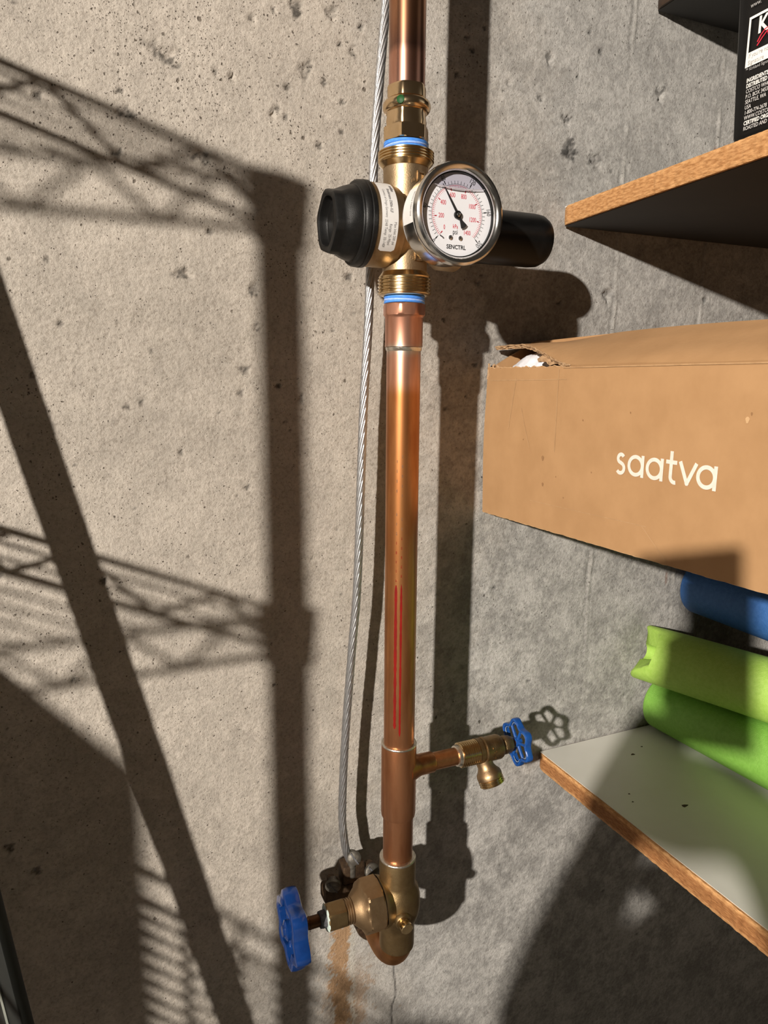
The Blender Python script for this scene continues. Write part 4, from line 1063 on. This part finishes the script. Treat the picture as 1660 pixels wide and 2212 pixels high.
ragged('torn_tab', [Vector((BX + .003, -0.090 - .0035 * k, 1.4145 + .0016 * math.sin(k))) for k in range(8)], 0.0036, t, 61, M['cardboard_torn'])
for s in range(2):
    ragged('torn_edge', [face_pt(u, 0.0) + Vector((0.001, 0, -0.0002)) for u in [0.001 + 0.6 * k / 70 for k in range(71)]], 0.0006, fp, 71 + s, M['card_crease'])
# creases and marks on the printed side
def card_line(name, pts, w, m, lift=0.0005):
    bm = bmesh.new(); pr = None
    for i, (y, z) in enumerate(pts):
        a = pts[max(i - 1, 0)]; b = pts[min(i + 1, len(pts) - 1)]
        d = Vector((0, b[0] - a[0], b[1] - a[1])).normalized(); n = Vector((0, -d.z, d.y))
        u = (y - Y0) / (Y1 - Y0); v = (z - zb(y)) / (zt(y) - zb(y))
        x = BX + 0.0011 * mnoise.noise(Vector((y * 9, z * 14, 2))) - 0.002 * math.sin(PI * min(max(v, 0), 1)) * 0.6 - lift
        q = [bm.verts.new(Vector((x, y, z)) + n * w), bm.verts.new(Vector((x, y, z)) - n * w)]
        if pr: bm.faces.new((pr[0], pr[1], q[1], q[0]))
        pr = q
    me = bpy.data.meshes.new(name); bm.to_mesh(me); bm.free()
    return link(name, me, m, fp, smooth=None)
def seg(a, b, n=14): return [(a[0] + (b[0] - a[0]) * k / n, a[1] + (b[1] - a[1]) * k / n) for k in range(n + 1)]
card_line('crease', seg((-0.010, 1.3965), (-0.135, 1.3985), 40), 0.00040, M['crease_soft'], .0003)
card_line('crease', seg((-0.058, 1.399), (-0.050, 1.350)), 0.00045, M['crease_soft'], .0003)
card_line('crease', seg((-0.124, 1.407), (-0.124, 1.335)), 0.00045, M['crease_soft'], .0003)
card_line('crease', seg((-0.07, 1.371), (-0.086, 1.335)), 0.0004, M['crease_soft'], .0003)
card_line('crease', seg((-0.09, 1.2855), (-0.24, 1.290), 30), 0.00035, M['crease_soft'], .0003)
card_line('crease', seg((-0.235, 1.290), (-0.262, 1.268), 20), 0.00035, M['crease_soft'], .0003)
card_line('fold_edge', seg((-0.130, 1.4085), (-0.60, 1.4118), 30), 0.00055, M['crease_soft'], .0008)
def card_spot(name, y, z, r, m):
    bm = bmesh.new()
    vv = (z - zb(y)) / (zt(y) - zb(y))
    x = BX + 0.0011 * mnoise.noise(Vector((y * 9, z * 14, 2))) - 0.0012 * math.sin(PI * vv) - 0.0004
    bm.faces.new([bm.verts.new((x, y + r * (.8 + .2 * math.sin(3 * a)) * math.cos(a), z + 1.2 * r * math.sin(a))) for a in [2 * PI * k / 14 for k in range(14)]])
    me = bpy.data.meshes.new(name); bm.to_mesh(me); bm.free(); link(name, me, m, fp, smooth=None)
for y, z, r in ((-0.1075, 1.3275, .0020), (-0.109, 1.3035, .0015), (-0.16, 1.365, .0007), (-0.076, 1.342, .0006), (-0.128, 1.313, .0006), (-0.215, 1.374, .0007), (-0.175, 1.323, .0006), (-0.140, 1.296, .0006)):
    card_spot('stain_spot', y, z, r, M['card_stain'])
card_spot('dent_scuff', -0.3185, 1.3745, 0.0018, M['card_crease'])
card_spot('dent_scuff', -0.3210, 1.3785, 0.0009, M['card_stain'])
# white lettering: saatva, drawn as strokes (unit: x-height = 1)
def stroke(bm, pts, w, T):
    pr = None
    for i, p in enumerate(pts):
        a = pts[max(i - 1, 0)]; b = pts[min(i + 1, len(pts) - 1)]
        d = Vector((b[0] - a[0], b[1] - a[1], 0))
        d.normalize(); n = Vector((-d.y, d.x, 0)) * w / 2
        q = [bm.verts.new(T @ (Vector((p[0], p[1], 0)) + n)), bm.verts.new(T @ (Vector((p[0], p[1], 0)) - n))]
        if pr: bm.faces.new((pr[0], pr[1], q[1], q[0]))
        pr = q
def ringpts(cx, cy, r, a0=0, a1=360, n=36): return [(cx + r * math.cos(math.radians(a0 + (a1 - a0) * k / n)), cy + r * math.sin(math.radians(a0 + (a1 - a0) * k / n))) for k in range(n + 1)]
SW = 0.175
def letter_a(x): return [ringpts(x + .46, .5, .41), [(x + .88, .0), (x + .88, 1.0)]]
S = []
S.append(ringpts(.34, .735, .19, 30, 270, 18) + ringpts(.33, .285, .235, 80, -145, 20))
adv = 0.82
S += letter_a(adv); adv += 1.12
S += letter_a(adv); adv += 1.12
S += [[(adv + .26, 1.38), (adv + .26, .28)] + ringpts(adv + .50, .29, .24, 182, 285, 10), [(adv - .02, .91), (adv + .58, .91)]]; adv += .72
S += [[(adv + .02, 1.0), (adv + .46, .04)], [(adv + .40, .04), (adv + .86, 1.0)]]; adv += .92
S += letter_a(adv); adv += .97
xh = 0.0166
ya, yb = -0.2035, -0.3005; za, zc_ = 1.3262, 1.3262
sc = (ya - yb) / adv
bm = bmesh.new()
vx = Vector((0, yb - ya, zc_ - za)).normalized(); vy = Vector((0, 0, 1))
T = Matrix.Identity(4)
for i in range(3):
    T[i][0] = vx[i] * sc; T[i][1] = vy[i] * xh; T[i][2] = 0; T[i][3] = (BX - 0.0019, ya, za)[i]
for s in S: stroke(bm, s, SW, T)
for v in bm.verts:
    y, z = v.co.y, v.co.z
    vv = min(max((z - zb(y)) / (zt(y) - zb(y)), 0), 1)
    v.co.x = BX + 0.0011 * mnoise.noise(Vector((y * 9, z * 14, 2))) - 0.0012 * math.sin(PI * vv) - 0.0006
me = bpy.data.meshes.new('lettering'); bm.to_mesh(me); bm.free()
lt = link('lettering', me, M['box_print'], fp, smooth=None); lt['label'] = 'white lower-case word printed on the side'

# white wrapped thing showing through the tear
bm = bmesh.new()
bmesh.ops.create_icosphere(bm, subdivisions=5, radius=1.0)
for v in bm.verts:
    p = v.co.copy()
    k = 1 + 0.05 * mnoise.noise(p * 3.1) + 0.03 * mnoise.noise(p * 9)
    v.co = Vector((0.168 + 0.028 * p.x * k, -0.056 + 0.046 * p.y * k, 1.3945 + 0.030 * p.z * k))
tag(link('foam_wrapped_parcel', to_mesh(bm, 'foam_wrapped_parcel'), M['foam_white'], None, (0.168, -0.056, 1.364), smooth=80), 'white foam wrapped parcel peeking out of the torn box corner', 'parcel')

# ------------------------------------------------------------------ pool noodles
def noodle(name, label, p0, p1, r, m, seed, ragged_end=False):
    p0, p1 = Vector(p0), Vector(p1)
    d = (p1 - p0); Ln = d.length; T = frame(p0, d, (0, 0, 1))
    t = thing(name, label, 'pool noodle', (p0 + p1) / 2 - Vector((0, 0, r)), 'foam pool noodles on the lower shelf')
    bm = bmesh.new()
    segs = 64; hole = 0.010
    hs = [0, 0.0015, 0.004] + [0.004 + (Ln - .008) * k / 40 for k in range(1, 41)] + [Ln]
    rings = []
    for i, h in enumerate(hs):
        ring = []
        for k in range(segs):
            a = 2 * PI * k / segs
            rr = r * (1 + 0.006 * mnoise.noise(Vector((math.cos(a) * 2, math.sin(a) * 2, h * 14 + seed))))
            if i == 0: rr -= .003
            if i == 1: rr -= .001
            hh = h
            if ragged_end and h < 0.03:
                # torn bite out of the end: the upper room side is ripped back
                bite = 0.045 * max(0.0, math.cos(a - 0.95)) ** 2 + 0.004 * mnoise.noise(Vector((math.cos(a) * 5, math.sin(a) * 5, 3)))
                hh = h + bite * (1 - h / 0.03)
                rr -= 0.004 * max(0, math.cos(a - .95)) * (1 - h / .03)
            ring.append(bm.verts.new(T @ Vector((rr * math.cos(a), rr * math.sin(a), hh))))
        rings.append(ring)
    inn = []
    for h in (0.004, Ln - .004):
        inn.append([bm.verts.new(T @ Vector((hole * math.cos(2 * PI * k / segs), hole * math.sin(2 * PI * k / segs), h + (0.03 * max(0, math.cos(2 * PI * k / segs - .95)) if ragged_end and h < .01 else 0)))) for k in range(segs)])
    for a, b in zip(rings, rings[1:]):
        for k in range(segs): bm.faces.new((a[k], a[(k + 1) % segs], b[(k + 1) % segs], b[k]))
    for a, b in ((rings[0], inn[0]), (inn[0], inn[1]), (inn[1], rings[-1])):
        for k in range(segs): bm.faces.new((a[k], b[k], b[(k + 1) % segs], a[(k + 1) % segs]))
    link('foam_tube', to_mesh(bm, 'foam_tube'), m, t, smooth=50)
    return t
noodle('pool_noodle', 'darker green pool noodle lying directly on the white shelf', (0.4075, -0.010, 0.9942), (0.4420, -0.80, 1.0104), 0.035, M['noodle_green'], 1)
nt_ = noodle('pool_noodle', 'lime green pool noodle with a torn end, upper of the two green ones', (0.3640, -0.010, 1.0690), (0.5956, -0.72, 1.0760), 0.0342, M['noodle_lime'], 2, True)
noodle('pool_noodle', 'blue pool noodle just below the cardboard box', (0.4475, -0.016, 1.1450), (0.452, -0.80, 1.147), 0.035, M['noodle_blue'], 3)

# tote that carries the far end of the box (mostly out of the picture)
t = thing('storage_tote', 'grey plastic storage tote holding up the far end of the cardboard box', 'tote', (0.80, -0.22, 0.9585))
bm = bmesh.new()
lathe(bm, [(0.205, 0.0), (0.235, 0.257), (0.240, 0.262), (0.240, 0.270)], frame((0.80, -0.225, 0.9690), (0, 0, 1)), 4 * 8, lambda a, r, h: r * 0.62 * hexf(a, 1.25, h, 4, PI / 4))
link('tub', to_mesh(bm, 'tub'), M['tote_grey'], t, smooth=25)
bm = bmesh.new()
lathe(bm, [(0.242, 0.264), (0.246, 0.274), (0.240, 0.2885)], frame((0.80, -0.225, 0.9690), (0, 0, 1)), 4 * 8, lambda a, r, h: r * 0.62 * hexf(a, 1.25, h, 4, PI / 4))
link('lid', to_mesh(bm, 'lid'), M['tote_grey'], t, smooth=25)

# ------------------------------------------------------------------ coffee bag on the upper shelf
FX = 0.2262
t = thing('coffee_bag', 'black coffee bag with white print standing on the upper shelf', 'bag', (0.275, -0.29, 1.5790))
bm = bmesh.new()
nu, nv = 24, 30
yb0, yb1 = -0.2000, -0.400
def bag_x(s, h): return 0.0012 * mnoise.noise(Vector((s * 4, h * 20, 1)))
rings = []
zz = [1.5776, 1.5786, 1.5800, 1.5826] + [1.582 + 0.245 * k / nv for k in range(1, nv + 1)]
for z in zz:
    h = (z - 1.5776)
    ins = 0.006 if h < .0005 else (0.0025 if h < .002 else (0.0006 if h < .005 else 0))
    x0, x1, y0_, y1_ = FX + ins, FX + 0.095 - ins - 0.03 * max(0, h - .12) / .12, yb0 + 0.006 * h / 0.1 - ins, yb1 + ins
    ring = []
    c = 0.004
    for (ax, ay) in [(x0, y0_ - c)] + [(x0, y0_ - c - (y0_ - y1_ - 2 * c) * k / nu) for k in range(1, nu + 1)] + [(x0 + c, y1_), (x1 - c, y1_), (x1, y1_ + c), (x1, y0_ - c), (x1 - c, y0_), (x0 + c, y0_)]:
        wob = 0.0007 * mnoise.noise(Vector((ay * 30, z * 25, 1))) if ax == x0 else 0
        ring.append(bm.verts.new((ax + wob, ay, z)))
    rings.append(ring)
for a, b in zip(rings, rings[1:]):
    n = len(a)
    for k in range(n): bm.faces.new((a[k], a[(k + 1) % n], b[(k + 1) % n], b[k]))
bm.faces.new(rings[0]); bm.faces.new(rings[-1][::-1])
bag = link('pouch', to_mesh(bm, 'pouch'), M['bag_black'], t, smooth=50)
PX = FX - 0.0011
def bag_frame(y, z): # text runs towards the room (-Y), reads upright
    m = Matrix.Identity(4)
    cols = (Vector((0, -1, 0)), Vector((0, 0, 1)), Vector((-1, 0, 0)), Vector((PX, y, z)))
    for j in range(4):
        for i in range(3): m[i][j] = cols[j][i]
    return m
def quad(bm, y0, z0, y1, z1, lift=0):
    bm.faces.new([bm.verts.new((PX - lift, y, z)) for y, z in ((y0, z0), (y1, z0), (y1, z1), (y0, z1))])
bm = bmesh.new()
ft, fb, fl0, fl1 = 1.6632, 1.6290, -0.2088, -0.2800
quad(bm, fl0, ft, fl1, ft - .0018); quad(bm, fl0, ft - .0018, fl0 - .0017, fb); quad(bm, fl1 + .0017, ft - .0018, fl1, fb); quad(bm, fl0 - .0017, fb + .0098, fl1 + .0017, fb)
me = bpy.data.meshes.new('logo_frame'); bm.to_mesh(me); bm.free(); link('logo_frame', me, M['bag_white'], t, smooth=None)
def bag_text(name, s, size, y, z, m, sx=.8, bold=0.0, shear=0.0, lift=0.0003):
    me = text_mesh(s, size, 'LEFT', sx, bold, shear)
    me.transform(Matrix.Translation((-lift, 0, 0)) @ bag_frame(y, z))
    link(name, me, m, t, smooth=None)
bag_text('logo_letters', 'KIRKLAND', 0.0158, -0.2172, 1.6540, M['bag_white'], 0.85, 0.0004)
bm = bmesh.new()
for pts in ([(-0.2125, 1.6435), (-0.2150, 1.6470), (-0.2185, 1.6500), (-0.2215, 1.6505), (-0.2205, 1.6480)], [(-0.2125, 1.6410), (-0.2165, 1.6450), (-0.2200, 1.6478), (-0.2240, 1.6490)],
            [(-0.2205, 1.6480), (-0.2220, 1.6440), (-0.2260, 1.6430), (-0.2330, 1.6450), (-0.2400, 1.6440), (-0.2500, 1.6455)]):
    tube(bm, [(PX - .0004, y - .0055, z) for y, z in pts], 0.00042, 6)
link('logo_script', to_mesh(bm, 'logo_script'), M['bag_red'], t)
bag_text('logo_note', "If you're not", 0.0043, -0.2112, 1.6362, M['bag_grey'], .85)
bag_text('logo_note', 'Signature', 0.0043, -0.2112, 1.6315, M['bag_grey'], .85)
bag_text('bag_print', '\u2122 Kirkland Signature', 0.0032, -0.2095, 1.6270, M['bag_grey'], .85)
bag_text('bag_print', 'www.', 0.0046, -0.2090, 1.6708, M['bag_grey'], .85)
LN = ['INGREDIENTS:', 'DISTRIBUTED BY:', 'COSTCO WHOLESALE', 'P.O. BOX 34535', 'SEATTLE, WA', 'USA', '1-800-774-2678', 'WWW.COSTCO.COM', 'CERTIFIED ORGANIC', 'ROASTED AND']
for i, s in enumerate(LN):
    bo = 0.00012 if i in (0, 1, 8) else 0.0
    bag_text('bag_print', s, 0.0040, -0.2117 - 0.00012 * i, 1.6192 - 0.00372 * i, M['bag_white'] if bo else M['label_white'], .74, bo)

# ------------------------------------------------------------------ leaning black bar at the lower left corner
# a straight bar standing on the floor and leaning against the wall
a0 = Vector((-0.1937, -0.2582, 0.0)); a1 = Vector((-0.4529, -0.0324, 2.0))
dv = (a1 - a0).normalized()
end = a0 + (a1 - a0) * (2.02 / 2.0)
lb = thing('leaning_bar', 'black metal bar with a painted edge highlight leaning at the lower corner', 'bar', a0)
to_l = (LAMP - (a0 + end) / 2); side = dv.cross(to_l).normalized()
if side.x > 0: side = -side
BT = frame(a0, dv, side)
BL = (end - a0).length
wbar = 0.0245
box_obj('bar', (0.0, -0.005, 0.02), (wbar, 0.005, BL), M['bar_black'], lb, BT, 0.0015)
box_obj('edge_highlight', (0.0115, -0.0058, 0.02), (0.0140, -0.0045, BL), M['bar_highlight'], lb, BT)
box_obj('edge_highlight', (0.0115, 0.0045, 0.02), (0.0140, 0.0058, BL), M['bar_highlight'], lb, BT)

# ------------------------------------------------------------------ wire shelving unit beside the picture (its shadow falls on the wall)
t = thing('wire_shelving_unit', 'chrome wire shelving unit whose shadow falls on the concrete wall', 'shelving', (-0.95, -0.2, 0))
RX, RX2, RYF, RYB = -0.463, -1.42, -0.352, -0.045
LEV = (1.677, 1.339, 0.640)
def collar(z):
    return [(0.0127, z - .045), (0.0155, z - .044), (0.0185, z + .004), (0.0127, z + .005)]
for x in (RX, RX2):
    for y in (RYF, RYB):
        p = lathe_obj('post', [(0.0122, 0.0), (0.0127, 0.002), (0.0127, 1.679), (0.0110, 1.683)], frame((x, y, 0), (0, 0, 1)), M['chrome_wire'], t, 20)
        for z in LEV:
            lathe_obj('collar', collar(z), frame((x, y, 0), (0, 0, 1)), M['chrome_wire'], p, 20)
def wire_shelf(z):
    bm = bmesh.new()
    def w(a, b, r=0.0026): tube(bm, [a, b], r, 6)
    zl = z - 0.034
    for y in (RYF, RYB):
        w((RX, y, z), (RX2, y, z), .0032); w((RX, y, zl), (RX2, y, zl), .0032)
        n = 22
        for k in range(n):
            xa = RX + (RX2 - RX) * k / n; xb = RX + (RX2 - RX) * (k + 1) / n
            za, zb_ = (z, zl) if k % 2 else (zl, z)
            w((xa, y, za), (xb, y, zb_), .0024)
    for x in (RX, RX2):
        w((x, RYF, z), (x, RYB, z), .0032); w((x, RYF, zl), (x, RYB, zl), .0032)
        n = 6
        for k in range(n):
            ya = RYF + (RYB - RYF) * k / n; yb_ = RYF + (RYB - RYF) * (k + 1) / n
            za, zb_ = (z, zl) if k % 2 else (zl, z)
            w((x, ya, za), (x, yb_, zb_), .0024)
    x = RX - 0.03
    while x > RX2 + .02:
        w((x, RYF, z + .002), (x, RYB, z + .002), .0017); x -= 0.028
    w((RX, (RYF + RYB) / 2 + .05, z - .004), (RX2, (RYF + RYB) / 2 + .05, z - .004), .0026)
    link('wire_shelf', to_mesh(bm, 'wire_shelf'), M['chrome_wire'], t, smooth=60)
for z in LEV: wire_shelf(z)

# carton and wire basket standing on its lowest shelf, turned a little
bd = Vector((-0.42, -0.908, 0)).normalized()
t = thing('wire_basket', 'wire basket on the lowest shelf of the shelving unit', 'basket', (-0.7, -0.3, 0.6425))
nb = Vector((-bd.y, bd.x, 0))                           # towards -X side
if nb.x > 0: nb = -nb
A0 = Vector((-0.4700, -0.225, 0)); 
bm = bmesh.new()
def W(p, q, r=.0022): tube(bm, [p, q], r, 6)
Lb, Wb, zt_, zb_0 = 0.42, 0.30, 1.0740, 0.648
lv = [zt_, zt_ - .030] + [zt_ - .030 - .0165 * k for k in range(1, 24)]
for s in (0, 1):
    o_ = A0 + nb * Wb * s
    for i, z in enumerate(lv):
        W(o_ + Vector((0, 0, z)), o_ + bd * Lb + Vector((0, 0, z)), .0034 if i < 2 else .0022)
    for k in range(6):
        W(o_ + bd * (Lb * k / 5) + Vector((0, 0, zt_)), o_ + bd * (Lb * k / 5) + Vector((0, 0, zb_0)), .0028)
for k in (0, 1):
    o_ = A0 + bd * Lb * k
    for z in lv[::2]: W(o_ + Vector((0, 0, z)), o_ + nb * Wb + Vector((0, 0, z)))
for k in range(12):
    o_ = A0 + bd * (Lb * k / 11) + Vector((0, 0, zb_0))
    W(o_, o_ + nb * Wb)
link('wire_frame', to_mesh(bm, 'wire_frame'), M['chrome_wire'], t, smooth=60)

t = thing('packing_carton', 'brown carton standing inside the wire basket', 'carton', (-0.78, -0.32, 0.652))
c0 = Vector((-0.737, -0.500, 0))
CT = frame((c0.x, c0.y, 0), (0, 0, 1), (0.50, 0.866, 0))
# local x runs along the carton towards the wall, local y away to its other side
yy = CT.to_3x3() @ Vector((0, 1, 0))
sgn = 1 if yy.x < 0 else -1
box_obj('carton_body', (0, 0 if sgn > 0 else -0.15, 0.655), (0.36, 0.15 if sgn > 0 else 0, 1.2995), M['carton_brown'], t, CT, 0.002)
box_obj('packing_tape', (-0.0006, (0.06 if sgn > 0 else -0.09), 0.8), (0.36, (0.09 if sgn > 0 else -0.06), 1.2999), M['card_crease'], t, CT)

# domed cylinder added out of view to cast a round shadow
t = thing('shadow_caster', 'added unseen domed cylinder casting a round shadow', 'shadow caster', (-0.728, -0.690, 0))
lathe_obj('caster_body', [(0.062, 0.0), (0.066, 0.01), (0.070, 1.02)], frame((-0.728, -0.690, 0), (0, 0, 1)), M['tote_grey'], t, 40)
lathe_obj('caster_dome', [(0.073, 1.016), (0.074, 1.03), (0.070, 1.055), (0.055, 1.085), (0.030, 1.103), (0.006, 1.108)], frame((-0.728, -0.690, 0), (0, 0, 1)), M['tote_grey'], t, 40)

# ------------------------------------------------------------------ the person taking the picture, behind the camera
def cam_pt(x, y, off):
    """point right x, up y (metres) and off behind the lens"""
    return Vector(CAM) + RIGHT * (x + 0.004) - DOWN * (y + 0.036) - FWD * off
ph = thing('phone', 'dark phone held up in front of the pipe', 'phone', cam_pt(-0.064, -0.15, 0.009))
PT = frame(cam_pt(-0.064, -0.072, 0.0105), -FWD, RIGHT)
box_obj('phone_body', (-0.036, -0.078, -0.004), (0.036, 0.078, 0.004), M['phone_dark'], ph, PT, 0.0035)
def skin(name, verts, edges, m, parent=None, root=0, base=(0, 0, 0), sub=2):
    me = bpy.data.meshes.new(name)
    org = ORIGIN[parent.name] if parent else Vector(base)
    me.from_pydata([Vector(v[0]) - org for v in verts], edges, [])
    o = bpy.data.objects.new(name, me); COL.objects.link(o)
    if parent: o.parent = parent
    else: o.location = org
    ORIGIN[o.name] = org
    md = o.modifiers.new('Skin', 'SKIN')
    for i, v in enumerate(verts):
        sv = me.skin_vertices[0].data[i]
        r = v[1] if isinstance(v[1], tuple) else (v[1], v[1])
        sv.radius = r; sv.use_root = (i == root)
    s = o.modifiers.new('Subsurf', 'SUBSURF'); s.levels = sub; s.render_levels = sub
    me.materials.append(m)
    return o
wr = Vector((-0.4370, -0.6480, 1.246)); el = Vector((-0.6060, -0.6900, 1.034)); sh = Vector((-0.508, -0.885, 1.268))
hd = cam_pt(-0.120, -0.118, 0.022)
px_, py_ = -0.47, -1.00
V = [((px_ - .24, py_ - .03, 0.86), (.16, .12)), ((px_ - .23, py_, 1.08), (.17, .15)), ((px_ - .10, py_ + .03, 1.20), (.15, .10)), ((px_ - .03, py_ + .04, 1.30), .065), ((px_ + .02, py_ + .03, 1.39), .052), ((px_ + .07, py_ + .03, 1.47), (.075, .085)), ((px_ + .09, py_ + .03, 1.57), (.078, .092)), ((px_ + .09, py_ + .02, 1.62), .05),
     (sh, .060), ((sh + el) / 2 + Vector((-.005, 0, -.005)), .050), (el, .042), ((el + wr) / 2, .039), (wr, .028), (hd, (.034, .020)),
     ((px_ + .12, py_ + .02, 1.27), .060), ((px_ + .19, py_ + .07, 1.03), .046), ((px_ + .12, py_ + .28, 1.08), .036), ((px_ + .06, py_ + .36, 1.16), .028),
     ((px_ - .31, py_ - .03, 0.78), .085), ((px_ - .32, py_ - .01, 0.45), .060), ((px_ - .32, py_ - .05, 0.10), .042), ((px_ - .33, py_ + .10, 0.04), .038),
     ((px_ - .11, py_ - .05, 0.78), .085), ((px_ - .02, py_ - .03, 0.45), .060), ((px_ - .03, py_ - .07, 0.10), .042), ((px_ - .05, py_ + .08, 0.04), .038)]
Ed = [(0, 1), (1, 2), (2, 3), (3, 4), (4, 5), (5, 6), (6, 7), (2, 8), (8, 9), (9, 10), (10, 11), (11, 12), (12, 13), (2, 14), (14, 15), (15, 16), (16, 17), (0, 18), (18, 19), (19, 20), (20, 21), (0, 22), (22, 23), (23, 24), (24, 25)]
per = skin('person', V, Ed, M['cloth_dark'], None, 0, (px_, py_, 0))
tag(per, 'person in dark clothes holding a phone up towards the gauge', 'person')
# second hand cupped below the phone
h2 = cam_pt(-0.090, -0.184, 0.030)
skin('cupped_hand', [(cam_pt(0.02, -0.30, 0.10), .034), (cam_pt(-0.045, -0.186, 0.045), .024), (h2, .034), (cam_pt(-0.132, -0.176, 0.030), .032), (cam_pt(-0.150, -0.150, 0.030), (.014, .012))], [(0, 1), (1, 2), (2, 3), (3, 4)], M['cloth_dark'], per)
# fingers around the phone's left edge and thumb
for i, (y, l) in enumerate(((-0.055, .040), (-0.078, .046), (-0.101, .044), (-0.122, .036))):
    k = cam_pt(-0.108, y - .012, 0.020)
    skin('finger', [(hd, .010), (k, .0085), (cam_pt(-0.104, y, 0.006), .0080), (cam_pt(-0.100 + l * .5, y + .004, 0.004), .0070)], [(0, 1), (1, 2), (2, 3)], M['cloth_dark'], per)
skin('thumb', [(hd, .011), (cam_pt(-0.110, -0.100, .030), .0095), (cam_pt(-0.085, -0.075, .022), .0085)], [(0, 1), (1, 2)], M['cloth_dark'], per)
bm = bmesh.new(); bmesh.ops.create_icosphere(bm, subdivisions=3, radius=1)
for v in bm.verts: v.co = Vector((px_ + .09 + .088 * v.co.x, py_ + .005 + .100 * v.co.y, 1.585 + .075 * v.co.z))
link('hair', to_mesh(bm, 'hair'), M['hair_dark'], per)
